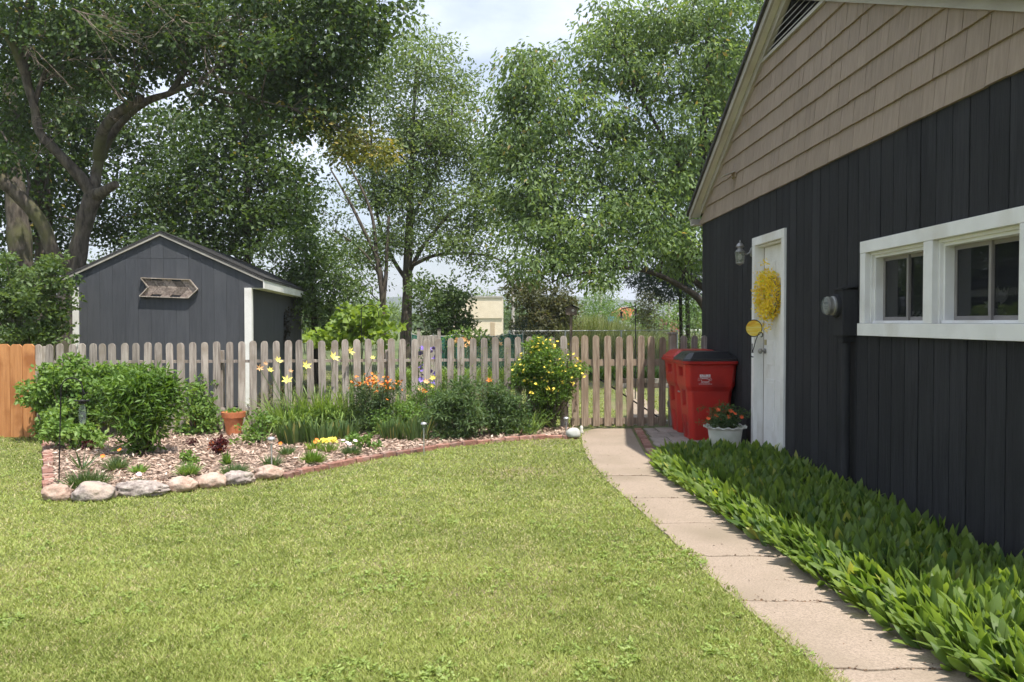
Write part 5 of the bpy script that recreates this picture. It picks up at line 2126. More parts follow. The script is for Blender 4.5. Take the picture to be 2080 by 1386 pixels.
# fillers that knit the bed together
bush('catmint_clump', 'pale green filler foliage at the foot of the strap leaves, left of orange flowers', 640, 880,
     [(-30, 850, 40, 18, 0, .2), (25, 845, 40, 20, 0, .2), (0, 872, 50, 14, -.1, .15)], LM['bright'], 22, .05, .055, .022, k=1.6, pxc=8, base=.5, stems=10)
bush('catmint_clump', 'soft green filler foliage around the iris blades below the orange flowers', 800, 885,
     [(-30, 850, 36, 20, 0, .2), (25, 835, 40, 20, .1, .2), (0, 872, 46, 12, -.1, .15)], LM['bright'], 22, .05, .055, .020, k=1.6, pxc=8, base=.45, stems=10)
bush('artemisia_clump', 'grey green wispy foliage before the seed stalks and above the dark feathery bush', 950, 872,
     [(-45, 785, 30, 16, .1, .15), (0, 790, 40, 18, .1, .15), (45, 785, 36, 18, .1, .15)], LM['locust'], 20, .05, .05, .010, k=1.5, pxc=8, base=.5, stems=20)

# small plants in the mulch
def tuft(name, label, u, v, r, h, n_, leafm, w=.008, base=.5, cat='plant', group='small plants set in the mulch', fl=None, odd=0, droop=.1):
    o, g = plant(name, label, u, v, cat, group)
    lv = Leaves()
    if n_ > 100:
        r, n_, h = r * 1.2, int(n_ * .9), h * 1.15
    a = rng.uniform(0, 6.28, n_)
    rr = r * rng.random(n_) ** .5
    P = np.stack([np.cos(a) * rr * .6, np.sin(a) * rr * .6, np.zeros(n_)], 1)
    D = np.stack([np.cos(a) * rr / r * .95, np.sin(a) * rr / r * .95, np.ones(n_)], 1) + rng.normal(0, .3, (n_, 3))
    tone = np.clip(rng.normal(base, .22, n_), 0, .86)
    tone[rng.random(n_) < odd] = 1
    lv.ribbons(P, D, h * rng.uniform(.5, 1.1, n_), np.full(n_, w), tone, np.full(n_, droop), seg=3, shape=[.8, 1, .7, .1])
    lv.obj('foliage', leafm, o)
    if fl:
        me, k_n, hh_ = fl
        for k in range(k_n):
            f = mobj('flower', me, o, (random.uniform(-r, r), random.uniform(-r, r) * .6 - .02, hh_ * random.uniform(.8, 1.15)), (random.uniform(.2, 1.0), random.uniform(-.4, .4), 0))
    return o


pinkm = flower_mesh('flower', FL['pink'], .028, 5, .9, .15)
smally = flower_mesh('flower', FL['yellow'], .020, 5, .9, .3)
smallo = flower_mesh('flower', FL['orange'], .026, 7, .8, .4)
tuft('thyme_tuft', 'wide low dark tuft just behind the two leftmost stones', 176, 990, .19, .17, 420, LM['shrub'], base=.35, odd=0)
tuft('marigold_tuft', 'small grey green plant with two orange flowers behind it, left of the big bush shadow', 236, 955, .10, .15, 300, LM['blue'], base=.75, fl=(smallo, 2, .18))
tuft('seedling', 'small bright seedling below the big dark bush', 281, 962, .06, .12, 60, LM['bright'], w=.022, base=.45)
tuft('dwarf_pine_tuft', 'small round green tuft behind the smooth pink stone', 383, 966, .075, .14, 320, LM['bright'], base=.5)
bush('parsley_plant', 'pale green leafy seedling just above the small round tuft', 380, 944, [(0, 926, 13, 10, 0, .06), (6, 936, 12, 8, 0, .05)], LM['bright'], 14, .02, .04, .028, k=2, pxc=5, base=.55, stems=6, cat='plant', group='small plants set in the mulch')
tuft('rosemary_tuft', 'rounded grey green tuft behind the small broken stone', 476, 968, .10, .13, 460, LM['blue'], base=.8)
tuft('sprig', 'thin upright sprig left of the rounded grey green tuft', 462, 945, .03, .17, 40, LM['mid'], w=.02, base=.4)
tuft('lavender_tuft', 'small feathery tuft beside the steel garden light in the mulch', 551, 950, .06, .15, 200, LM['blue'], base=.6)
tuft('sage_tuft', 'low tuft with an orange flower right of the garden light', 583, 925, .07, .12, 200, LM['blue'], base=.6, fl=(smallo, 1, .13))
tuft('aster_tuft', 'small dense green tuft near the start of the brick edging', 635, 942, .085, .15, 420, LM['mid'], base=.6)
tuft('dianthus', 'small grey green plant with pale pink flowers by the brick edging', 714, 925, .09, .12, 320, LM['blue'], base=.55, fl=(pinkm, 4, .15))
tuft('yellow_alyssum', 'small plant covered in yellow flowers in front of the broad leaves', 667, 918, .08, .13, 200, LM['bright'], base=.7, fl=(smally, 34, .14))
tuft('pansy', 'small plant with one yellow orange flower left of the yellow covered plant', 638, 915, .06, .12, 120, LM['lime'], base=.6, w=.012, fl=(smallo, 2, .12))
bush('strawberry_plant', 'low round leaved plant right of the yellow flowers', 738, 912, [(0, 900, 22, 12, 0, .1), (25, 908, 14, 8, 0, .08), (-22, 890, 14, 10, 0, .08)], LM['bright'], 14, .03, .05, .04, k=1.7, pxc=7, base=.35, stems=8, cat='plant')
bush('coleus', 'small burgundy and orange leaved plant in the mulch below the terracotta pot', 443, 925, [(0, 898, 14, 10, 0, .05), (0, 910, 14, 8, -.02, .05)], LM['burgundy'], 14, .02, .06, .02, k=2.2, pxc=5, base=.3, stems=5, cat='plant', odd=.12, group='small plants set in the mulch')
bush('coleus', 'tiny dark purple plant at the edge of the clump by the shepherd hook', 178, 915, [(0, 902, 12, 9, 0, .05)], LM['burgundy'], 10, .02, .045, .02, k=2, pxc=5, base=.1, stems=4, cat='plant', group='small plants set in the mulch')
bush('coleus', 'tiny dark purple plant right of the big bush in the mulch', 388, 908, [(0, 898, 8, 7, 0, .05)], LM['burgundy'], 10, .02, .04, .02, k=3, pxc=5, base=.1, stems=3, cat='plant', group='small plants set in the mulch')
tuft('milkweed_sprig', 'tall thin sparse sprig between the shepherd hook and the wide low tuft', 168, 955, .05, .30, 16, LM['blue'], w=.014, base=.4)
tuft('clover_sprig', 'tiny pale sprig behind the craggy grey stone', 283, 985, .05, .10, 90, LM['blue'], base=.5, fl=(pinkm, 1, .1))

# steel solar garden lights
def garden_light(u, v, h, label):
    g = G(u, v, .03)
    o = empty('garden_light', g, label=label, cat='garden light', group='steel garden lights in the bed')
    MB().tube([(0, 0, -.05), (0, 0, h - .07)], .006, 8).obj('stake', M['steel'], o)
    MB().lathe([(.012, h - .11), (.024, h - .05), (.028, h - .03)], n=14).obj('lens', M['clear_glass'], o)
    MB().lathe([(.036, h - .03), (.038, h - .022), (.03, h - .008), (.004, h)], n=16).obj('cap', M['steel'], o)


garden_light(552, 962, .36, 'steel garden light in the mulch behind the last pink stone')
garden_light(861, 918, .34, 'steel garden light standing before the iris blades by the brick edging')
garden_light(1150, 884, .24, 'steel garden light beside the white stone near the gate')
# plant marker
g = G(941, 888, .03)
mk = empty('plant_marker', g, label='small blank grey plant marker leaning in the mulch before the feathery bush', cat='plant marker')
MB().box(-.02, .02, -.004, .004, .0, .075).obj('tag', M['sash'], mk, rot=(-.2, .15, 0))
# little white figurine by gate
g = G(1181, 880, .0)
fg = empty('garden_figurine', g, label='tiny white garden figurine at the foot of the gate', cat='figurine')
MB().lathe([(.025, 0), (.03, .02), (.018, .05), (.024, .075), (.012, .098), (.002, .1)], n=14).obj('body', M['white'], fg)

# shepherd hook with hanging bottle
g = G(119, 984, .03)
hk = empty('shepherd_hook', g, label='black shepherd hook at the left front corner of the bed', cat='hook')
top = AT(124, 790, g.y) - g
R_ = 22 / FPX * g.y
pts = [(0, 0, -.1), (top.x * .5, 0, top.z * .5), top]
for k in range(1, 13):
    a = math.pi - k * math.pi * 1.05 / 12
    pts.append((top.x + R_ + R_ * math.cos(a), 0, top.z + R_ * math.sin(a)))
pts.append((top.x + 2 * R_ + .02, 0, top.z - R_ * .5))
pts.append((top.x + 2 * R_ + .045, 0, top.z - R_ * .3))
MB().tube(pts, .006, 8).obj('rod', M['iron'], hk)
hb = AT(167, 812, g.y)
fd = empty('hanging_feeder', (hb.x, hb.y, hb.z - .22), label='clear glass bottle feeder with dark flower top hanging from the shepherd hook', cat='feeder')
MB().tube([(0, 0, .22), (0, 0, .30)], .002, 5).obj('wire', M['iron'], fd)
MB().lathe([(.012, 0), (.028, .01), (.032, .08), (.028, .15), (.014, .18)], n=18).obj('bottle', M['clear_glass'], fd)
mb = MB()
for k in range(6):
    a = k * math.pi / 3
    mb.bar((0, 0, .2), (.07 * math.cos(a), .07 * math.sin(a), .215), .03, .004)
mb.lathe([(.03, .18), (.035, .2), (.02, .22)], n=14)
mb.obj('flower_top', M['iron'], fd)

# ================================================================ BEYOND THE FENCE
def PX(pts, Y, rs):
    """pixel polyline -> [(point, radius)]; pts (u, v[, dY]), rs widths in photo pixels"""
    out = []
    for i, p in enumerate(pts):
        yy_ = Y + (p[2] if len(p) > 2 else 0)
        q = AT(p[0], p[1], yy_)
        w_ = rs[i] if hasattr(rs, '__len__') else rs
        out.append((q, w_ / FPX * yy_ / 2))
    return out


def rooted(pts, Y, rs):
    L = PX(pts, Y, rs)
    q, r = L[0]
    return [(Vector((q.x, q.y, -.1)), r * 1.25)] + L


# ---- big gnarled tree at the left --------------------------------------
YL = 17.5
limbs = [rooted([(140, 610), (152, 545), (165, 480), (178, 430), (190, 398)], YL, [44, 38, 35, 34, 37]),
         PX([(190, 398), (168, 366, -.1), (140, 335, -.2), (112, 305, -.3), (80, 268, -.4), (70, 220, -.4), (52, 150, -.5), (56, 80, -.6), (62, -10, -.8), (70, -110, -1)], YL, [29, 25, 22, 20, 18, 17, 17, 18, 16, 14]),
         PX([(190, 398), (196, 350, .1), (206, 315, .2), (228, 270, .3), (262, 232, .2), (300, 205, 0), (345, 190, -.3), (400, 167, -.7), (450, 187, -1.1), (490, 190, -1.4), (530, 205, -1.7), (592, 220, -2)], YL, [27, 21, 19, 19, 17, 15, 12, 9, 7, 6, 4, 3]),
         PX([(200, 322, .15), (208, 270, -.2), (232, 236, -.4), (262, 214, -.5), (290, 200, -.6)], YL, [24, 22, 21, 19, 17]),
         PX([(190, 398), (205, 392, -.2), (222, 382, -.4), (236, 374, -.5)], YL, [30, 22, 18, 15]),
         PX([(345, 190, -.3), (372, 150, -.2), (392, 110, 0), (380, 70, .2), (340, 40, .3), (300, 0, .4)], YL, [13, 12, 11, 9, 7, 5]),
         PX([(262, 232, .2), (275, 160, .5), (300, 100, .8), (296, 40, 1.0), (320, -40, 1)], YL, [14, 12, 12, 14, 10]),
         PX([(52, 150, -.5), (20, 80, -.8), (-30, 40, -1.2)], YL, [20, 17, 14]),
         PX([(68, 215, -.4), (110, 110, -.2), (180, 40, .2), (240, -40, .6)], YL, [12, 9, 8, 6]),
         PX([(152, 545), (112, 520, -.3), (88, 460, -.5), (50, 410, -.7), (-5, 362, -1), (-60, 330, -1.2)], YL, [28, 28, 27, 28, 28, 26]),
         PX([(400, 167, -.7), (470, 120, -.6), (560, 70, -.8), (640, 20, -1)], YL, [9, 7, 6, 4])]
bl = [(60, 30, 170, 110, 17.5, 2.2), (230, 20, 150, 80, 18, 2.2), (400, 0, 150, 90, 17.5, 2), (540, 50, 130, 100, 17, 2), (660, 40, 100, 90, 16.5, 1.6), (740, 20, 80, 60, 16, 1.3), (760, 60, 50, 30, 16, 1),
      (590, 150, 110, 70, 16.5, 1.6), (680, 170, 70, 60, 16.2, 1.3), (640, 240, 80, 50, 16.2, 1.3), (480, 130, 110, 50, 17, 1.6), (120, 150, 120, 60, 18.5, 1.5), (330, 110, 130, 50, 18.8, 1.3), (20, 250, 60, 90, 18.5, 1.2), (560, 230, 60, 30, 17, 1), (690, 110, 80, 50, 16, 1), (300, 60, 160, 50, 16.6, 1), (150, 90, 90, 60, 16.6, .8), (430, 200, 60, 20, 16.8, .6), (30, 330, 30, 40, 16.8, .5), (560, 120, 80, 40, 15.8, 1), (240, 160, 70, 24, 16.6, .6)]


# dead twigs: fine pale sprays on the inner limbs
def dead_twigs(parent_loc, starts, n_each, mat, L=1.1, r0=.009):
    sg = []
    for (u, v, dy, du, dv) in starts:
        p = np.array(AT(u, v, YL + dy))
        q = np.array(AT(u + du, v + dv, YL + dy - .3))
        main = q - p
        for _ in range(n_each):
            x0 = p + rng.normal(0, .05, 3)
            d = main / np.linalg.norm(main) + rng.normal(0, .35, 3)
            r = r0 * rng.uniform(.6, 1.1)
            cur = x0
            ln = np.linalg.norm(main) * rng.uniform(.5, 1.1)
            for k in range(6):
                nx = cur + d * ln / 6
                sg.append([*(cur - parent_loc), *(nx - parent_loc), r, r * .8])
                if rng.random() < .8:
                    c2, d2, r2 = nx, d + rng.normal(0, .8, 3), r * .55
                    for j in range(3):
                        n2 = c2 + d2 * ln / 11
                        sg.append([*(c2 - parent_loc), *(n2 - parent_loc), r2, r2 * .7])
                        c2, d2, r2 = n2, d2 + rng.normal(0, .35, 3), r2 * .75
                cur = nx
                d = d + rng.normal(0, .16, 3) + np.array([0, 0, -.03])
                r *= .82
    V, F = tubes_np(sg, 4)
    return np_mesh('dead_twigs', V, [F], mat, smooth=True)


root = limbs[0][0][0]
tr1 = tree('gnarled_tree', 'old gnarled maple with mossy forked limbs and sawn stubs left of the shed', tuple(root), limbs, bl, LM['maple'], M['bark'],
           k=1.6, per=54, spread=.25, L=.125, Wd=.08, odd=.02, base=.42, pxc=17, droop=-.5)
mobj('dead_twigs', dead_twigs(np.array(root), [(395, 60, .1, 40, 70), (380, 150, -.4, 60, 60), (260, 230, -.3, -10, -90), (300, 200, 0, -60, -50), (340, 60, 0, 100, 20), (80, 260, -.6, 60, -20), (90, 160, -.6, 70, -30), (150, 60, 0, 90, 30), (430, 110, -.6, 50, -50),
     (350, 90, -.6, 90, 90), (210, 120, -.4, 80, -30), (250, 150, -.8, 60, 60), (60, 330, -.8, 50, -60), (420, 60, -.8, 90, 50), (200, 20, -.8, 80, 60), (500, 60, -.8, -80, 90), (130, 200, -.6, 70, 40), (370, 40, -1.6, 70, 90), (420, 90, -1.7, 60, 80), (250, 200, -1.4, -60, -60), (150, 20, -1.6, 90, 60), (300, 10, -1.6, 80, 50), (60, 100, -1.5, 80, 30), (480, 30, -1.7, 60, 60), (230, 60, -1.6, 100, 10), (120, 120, -1.4, 80, -40)], 4, M['twig'], r0=.0085), tr1)
# yellowing outer spray
lv = Leaves()
C = blob_points([(735, 290, 75, 32, 16, 1.0), (670, 260, 50, 30, 16, 1.0), (790, 320, 28, 20, 16, .6), (700, 320, 40, 22, 16, .8)], 1.5, 16)
clump_leaves(lv, C, 40, .2, .11, .06, -.45, base=.35, odd=.08)
lv.obj('yellowing_leaves', LM['yellowing'], tr1).location = -root
sg = []
src = np.array(AT(592, 220, YL - 2))
for c in C[::3]:
    m_ = (src + c) / 2 + rng.normal(0, .12, 3) + np.array([0, 0, .15])
    sg.append([*(src - np.array(root)), *(m_ - np.array(root)), .014, .009])
    sg.append([*(m_ - np.array(root)), *(c - np.array(root)), .009, .004])
V, F = tubes_np(sg, 5)
mobj('outer_branch', np_mesh('outer_branch', V, [F], M['bark'], smooth=True), tr1)

# ---- trees and undergrowth behind ----------------------------------------
def simple_tree(name, label, trunkpx, Y, wd, blobs, leafm, bark, **kw):
    L0 = rooted(trunkpx, Y, wd)
    return tree(name, label, tuple(L0[0][0]), [L0], blobs, leafm, bark, **kw)


simple_tree('maple_tree', 'dark leafy maple with low drooping boughs right behind the shed', [(503, 560), (503, 470), (502, 380), (500, 300), (496, 220), (490, 120)], 24, [13, 12, 12, 11, 9, 7],
            [(420, 370, 150, 55, 24, 2.5), (560, 360, 70, 60, 24, 2), (460, 430, 150, 45, 24, 2.5), (560, 440, 80, 50, 23.5, 2), (470, 290, 120, 50, 24.5, 2.5), (520, 230, 90, 60, 24, 2), (430, 480, 120, 35, 24, 2), (350, 420, 90, 50, 25, 2), (600, 400, 40, 30, 23, 1), (380, 500, 90, 30, 23, 2)],
            LM['maple'], M['bark_dark'], k=2.3, per=56, spread=.34, L=.15, Wd=.10, base=.38, pxc=17, sag=.0)
simple_tree('tall_tree', 'tall dark tree with a thick ivy covered trunk at the far left edge', [(42, 600), (42, 520), (36, 450), (30, 380), (20, 300), (22, 150)], 21, [50, 46, 42, 38, 34, 26],
            [(30, 330, 110, 90, 22, 2), (120, 380, 80, 80, 23, 2), (30, 450, 80, 60, 22, 1.5), (160, 300, 110, 80, 24, 2), (250, 260, 110, 70, 25, 2), (140, 200, 150, 80, 24, 2.5), (300, 330, 90, 60, 26, 2), (60, 230, 90, 80, 22, 2), (380, 240, 90, 50, 26, 2)],
            LM['maple'], M['bark'], k=1.7, per=48, spread=.30, L=.15, Wd=.10, base=.36, pxc=18)
simple_tree('slim_tree', 'second dark tree trunk between the left edge and the gnarled tree', [(92, 600), (92, 540), (88, 470), (84, 400), (90, 330)], 22.5, [40, 38, 36, 34, 26],
            [(60, 520, 80, 60, 24, 1.5), (190, 470, 70, 60, 25, 1.5), (250, 440, 60, 60, 26, 2), (140, 420, 60, 60, 25, 2), (290, 470, 60, 40, 26, 2)],
            LM['maple'], M['bark'], k=1.7, per=46, spread=.28, L=.14, Wd=.09, base=.36, pxc=17)
simple_tree('box_elder', 'dense rounded green tree filling the gap right of the shed roof', [(640, 690), (636, 620), (630, 560), (632, 520)], 20, [14, 13, 11, 9],
            [(600, 500, 60, 50, 20, 1.6), (650, 520, 60, 50, 20, 1.6), (620, 560, 70, 50, 20, 1.6), (560, 520, 40, 40, 20.5, 1.4), (690, 580, 50, 50, 20, 1.4), (650, 620, 60, 50, 19.5, 1.4), (600, 600, 50, 50, 19.5, 1.4), (700, 640, 50, 40, 19.5, 1.2), (625, 470, 40, 25, 20, 1)],
            LM['shrub'], M['bark_dark'], k=2.1, per=50, spread=.22, L=.11, Wd=.065, base=.35, pxc=17, odd=0)
bush('honeysuckle_shrub', 'tall dense green shrub in front of the left corner of the shed', 66, 655,
     [(-40, 600, 60, 50, 0, .7), (20, 590, 55, 45, 0, .7), (38, 640, 40, 50, -.1, .5), (-30, 670, 70, 45, 0, .6), (45, 560, 32, 30, 0, .5), (20, 680, 60, 30, 0, .6), (-60, 545, 50, 40, .2, .7), (40, 535, 25, 20, .2, .4)],
     LM['shrub'], 34, .075, .085, .055, k=1.6, pxc=12, base=.6, stems=50, Y=12.9, z=0)
# ---- central airy tree ------------------------------------------------
YC = 25
limbs = [rooted([(824, 700), (826, 640), (828, 590), (828, 540), (832, 450), (834, 370), (838, 290), (842, 200), (848, 120)], YC, [26, 22, 20, 19, 15, 12, 9, 7, 5]),
         PX([(827, 570), (800, 530, .2), (775, 470, .3), (760, 400, .3), (755, 300, .2), (750, 200, 0)], YC, [10, 8, 7, 6, 5, 4]),
         PX([(828, 560), (860, 500, 0), (910, 440, 0), (960, 400, .2), (1000, 350, .3)], YC, [10, 8, 6, 5, 4]),
         PX([(828, 545), (880, 520, -.3), (940, 515, -.6), (990, 520, -.8), (1030, 535, -1)], YC, [8, 7, 5, 4, 3]),
         PX([(832, 450), (870, 380, .2), (900, 300, .3), (920, 220, .3)], YC, [7, 6, 5, 4])]
bl = [(800, 115, 55, 45, 25, 2), (870, 95, 55, 40, 25, 2), (760, 175, 70, 50, 25, 2), (860, 160, 80, 50, 25, 2), (930, 175, 60, 45, 25, 2), (820, 240, 100, 60, 25, 2.4), (930, 250, 80, 60, 25, 2.2), (770, 330, 70, 50, 25, 2),
      (860, 340, 90, 60, 25, 2.4), (960, 340, 80, 60, 25, 2.2), (760, 410, 60, 40, 25, 2), (850, 430, 90, 50, 25, 2.4), (960, 440, 90, 50, 25, 2.2), (800, 490, 80, 40, 25, 2), (930, 500, 90, 35, 24.5, 2), (1010, 510, 50, 30, 24, 1.5), (980, 540, 50, 18, 24, 1.2), (720, 230, 40, 40, 25, 1.4), (740, 500, 50, 40, 25, 1.5), (990, 410, 50, 60, 24.5, 1.5), (1000, 300, 40, 60, 25, 1.4), (700, 300, 50, 50, 25, 1.4), (880, 290, 90, 60, 25.5, 2), (830, 380, 90, 50, 25.5, 2)]
root = limbs[0][0][0]
tree('airy_tree', 'slender airy green tree with a straight dark trunk in the middle behind the fence', tuple(root), limbs, bl, LM['locust'], M['bark'], k=1.9, per=68, spread=.34, L=.14, Wd=.062, base=.52, pxc=17, droop=-.25, odd=.008, shell=1.7)
limbs = [rooted([(778, 700), (778, 620), (772, 560), (765, 520)], 23, [12, 12, 11, 10]),
         PX([(765, 520), (740, 470), (715, 420), (690, 375), (672, 345)], 23, [8, 7, 6, 4, 3]),
         PX([(772, 560), (745, 520), (712, 490), (680, 470)], 23, [6, 5, 4, 3]),
         PX([(765, 520), (758, 450), (742, 400), (722, 360), (705, 330)], 23, [7, 6, 5, 4, 3]),
         PX([(778, 620), (784, 560), (786, 500), (790, 440)], 23, [9, 8, 7, 6])]
root = limbs[0][0][0]
tree('half_dead_tree', 'half bare tree with pale dead limbs left of the airy tree', tuple(root), limbs, [(745, 520, 50, 45, 23, 1), (700, 500, 50, 50, 23, 1), (780, 480, 40, 40, 23, 1), (720, 560, 60, 50, 23, 1.2), (660, 440, 30, 30, 23, 1), (690, 395, 36, 40, 23, .8)],
     LM['shrub'], M['bark'], k=1.2, per=38, spread=.22, L=.10, Wd=.05, base=.5, pxc=17)

# ---- right hand big tree ------------------------------------------------
YR = 20
limbs = [rooted([(1452, 700), (1448, 620), (1443, 560), (1438, 500), (1432, 420), (1428, 340), (1430, 240), (1436, 140), (1440, 40)], YR, [32, 28, 26, 24, 21, 18, 14, 10, 8]),
         PX([(1446, 650), (1418, 606, -.3), (1385, 583, -.6), (1340, 560, -1), (1295, 547, -1.2), (1250, 545, -1.5), (1200, 552, -1.7), (1150, 562, -1.9), (1120, 574, -2)], YR, [17, 15, 12, 10, 9, 7, 6, 4, 3]),
         PX([(1445, 600), (1400, 560, .2), (1350, 510, .4), (1290, 470, .6), (1220, 430, .6)], YR, [14, 12, 9, 7, 5]),
         PX([(1440, 540), (1390, 480, .3), (1340, 400, .6), (1270, 330, .8), (1200, 290, .8)], YR, [14, 11, 9, 7, 5]),
         PX([(1432, 430), (1380, 340, 0), (1330, 250, 0), (1280, 160, 0)], YR, [12, 9, 7, 5]),
         PX([(1429, 330), (1470, 240, 0), (1510, 150, 0)], YR, [11, 8, 6])]
bl = [(1230, 70, 60, 50, 20.5, 2), (1300, 60, 80, 60, 20.5, 2), (1400, 40, 100, 80, 20.5, 2.4), (1500, 60, 80, 100, 20.5, 2.4), (1210, 140, 60, 45, 20.5, 2), (1300, 170, 90, 60, 20.5, 2.2), (1420, 180, 100, 80, 20.5, 2.4), (1500, 200, 70, 90, 21, 2), (1060, 130, 45, 30, 20, 1.4), (1110, 150, 60, 40, 20, 1.6), (1060, 190, 55, 40, 20, 1.6),
      (1140, 220, 80, 45, 20, 2), (1250, 260, 90, 50, 20, 2.2), (1380, 290, 100, 60, 20, 2.4), (1100, 290, 80, 45, 20, 2), (1200, 340, 100, 50, 20, 2.2), (1320, 370, 110, 55, 20, 2.4), (1420, 380, 60, 80, 20.5, 2), (1080, 370, 60, 40, 20, 1.8), (1130, 410, 80, 45, 19.5, 2),
      (1250, 430, 100, 45, 19.5, 2.2), (1370, 450, 80, 50, 20, 2), (1100, 470, 70, 40, 19, 1.8), (1200, 490, 100, 38, 19, 2), (1310, 500, 90, 35, 19.2, 2), (1130, 530, 70, 28, 18.5, 1.5), (1220, 535, 70, 22, 18.5, 1.4), (1400, 520, 50, 50, 20, 1.6), (1070, 550, 30, 20, 18.5, 1), (1210, 565, 26, 18, 18.3, .8), (1040, 240, 50, 60, 20.5, 1.4), (1050, 320, 55, 60, 20.5, 1.4), (1060, 430, 55, 60, 20, 1.4)]
root = limbs[0][0][0]


tree('big_tree', 'broad tree with long drooping leaves and arching limbs, its trunk hidden by the garage corner', tuple(root), limbs, bl, LM['linden'], M['bark_dark'], k=2.0, per=66, spread=.28, L=.145, Wd=.064, base=.5, pxc=17, droop=-.9, odd=.012, shell=1.8)
# pine
limbs = [rooted([(1398, 720), (1397, 660), (1396, 600), (1394, 540), (1392, 480)], 23.5, [9, 9, 8, 7, 5])]
root = limbs[0][0][0]
po = empty('pine_tree', tuple(root), label='dark drooping pine with two bare trunks under the arching limb near the garage corner', cat='tree', group='trees beyond the fence')
pine_tk = limb_mesh(limbs + [rooted([(1384, 720), (1383, 650), (1382, 600), (1384, 560)], 23.8, [8, 7, 7, 6])])
C = blob_points([(1360, 560, 70, 26, 23.5, 1.5), (1400, 585, 45, 22, 23.5, 1.3), (1330, 585, 34, 14, 23.3, 1), (1385, 540, 50, 25, 23.5, 1.4), (1310, 570, 30, 12, 23.3, 1), (1360, 600, 40, 10, 23.5, 1)], 4.0, 15)
lv = Leaves()
clump_leaves(lv, C, 60, .2, .17, .032, droop=.0, base=.4, zsq=.5)
lv.obj('crown', LM['pine'], po, loc=-root)
V, F = tubes_np([[*(np.array(AT(1394, c, 23.5)) - np.array(root)), *(p - np.array(root)), .03, .008] for p, c in ((C[i], rng.uniform(540, 590)) for i in range(0, len(C), 6))], 5)
pine_tk.add((V + np.array(root)).tolist(), F.tolist(), True)
pine_tk.obj('trunk', M['bark_dark'], po, loc=-root)

# ---- shrubs behind the picket fence -------------------------------------
bush('lime_shrub', 'bright lime green large leaved shrub just behind the fence right of the shed', 730, 693,
     [(0, 660, 60, 30, 0, .5), (-40, 675, 35, 25, 0, .4), (45, 665, 35, 25, 0, .4), (10, 635, 45, 18, 0, .4), (-20, 640, 30, 15, 0, .3), (0, 690, 70, 16, 0, .4), (-78, 690, 20, 12, 0, .3)], LM['lime'], 18, .09, .125, .11, k=1.5, pxc=13, base=.5, stems=24, Y=14, z=0, droop=-.2)
bush('dark_shrub', 'large dark green shrub right of the airy tree trunk', 900, 690,
     [(-20, 600, 40, 35, 0, 1), (20, 600, 45, 35, 0, 1), (0, 640, 60, 35, 0, 1), (-10, 675, 60, 25, 0, 1), (30, 625, 26, 20, 0, .7), (40, 652, 13, 12, 0, .5), (-40, 580, 30, 20, 0, .8)], LM['shrub'], 50, .17, .11, .065, k=1.9, pxc=14, base=.42, stems=40, Y=21, z=0)
bush('flowering_shrub', 'pale green leafy shrub in front of the beige building', 925, 690,
     [(-15, 688, 55, 14, 0, .8), (30, 680, 40, 14, 0, .8), (70, 690, 40, 10, 0, .6)], LM['bright'], 26, .12, .10, .06, k=1.5, pxc=13, base=.6, stems=20, Y=20, z=0)
bush('juniper_shrub', 'wide dull olive juniper mass behind the yellow flowering shrub', 1090, 690,
     [(-18, 610, 34, 28, 0, 1.4), (20, 610, 50, 30, 0, 1.4), (-6, 650, 50, 35, 0, 1.4), (40, 650, 50, 35, 0, 1.4), (0, 685, 70, 25, -.3, 1.2), (60, 625, 26, 22, 0, 1), (-50, 580, 18, 14, 0, .7), (-10, 580, 36, 16, 0, 1)], LM['juniper'], 64, .17, .15, .06, k=2.8, pxc=14, base=.5, stems=40, Y=26, z=0, odd=.03)
bush('juniper_shrub', 'dark lower shrub between the olive juniper and the picket fence', 1075, 705,
     [(0, 670, 45, 30, 0, .8), (20, 695, 40, 20, 0, .8), (-30, 690, 30, 20, 0, .7)], LM['pine'], 36, .15, .08, .03, k=1.4, pxc=14, base=.6, stems=20, Y=21.5, z=0)
bush('cypress_tree', 'narrow conical dark conifer rising behind the birdhouse', 1140, 660,
     [(0, 580, 10, 18, 0, .6), (0, 605, 20, 24, 0, .9), (0, 635, 26, 24, 0, 1)], LM['pine'], 50, .26, .12, .03, k=2.0, pxc=10, base=.7, stems=10, Y=42, z=0, cat='tree', group='trees beyond the fence')
bush('small_tree', 'rounded green tree right of the birdhouse far behind the reeds', 1222, 655,
     [(0, 620, 40, 22, 0, 1.5), (30, 625, 30, 20, 0, 1.5), (-10, 640, 40, 16, 0, 1.5)], LM['mid'], 46, .32, .14, .06, k=1.9, pxc=12, base=.4, stems=14, Y=44, z=0, cat='tree', group='trees beyond the fence')
bush('poplar_tree', 'pale silvery tree behind the rounded green one', 1222, 650,
     [(-10, 585, 26, 26, 0, 1.5), (10, 570, 26, 20, 0, 1.5), (0, 610, 34, 22, 0, 1.5), (14, 595, 24, 22, 0, 1.5)], LM['locust'], 46, .34, .16, .07, k=1.7, pxc=12, base=.7, stems=14, Y=50, z=0, cat='tree', group='trees beyond the fence')
bush('spruce_tree', 'dark wispy conifer right of the orange building', 1318, 670,
     [(0, 595, 10, 14, 0, .6), (0, 615, 18, 20, 0, .8), (0, 645, 24, 24, 0, 1), (0, 680, 26, 20, 0, 1)], LM['juniper'], 60, .2, .14, .045, k=2.4, pxc=11, base=.25, stems=10, Y=30, z=0, cat='tree', group='trees beyond the fence')
bush('sapling', 'light green sapling left of the red and white house', 1350, 680,
     [(0, 620, 20, 22, 0, .8), (5, 650, 26, 26, 0, .8), (0, 680, 30, 20, 0, .8)], LM['locust'], 30, .2, .10, .05, k=1.3, pxc=13, base=.55, stems=12, Y=28, z=0, cat='tree', group='trees beyond the fence')
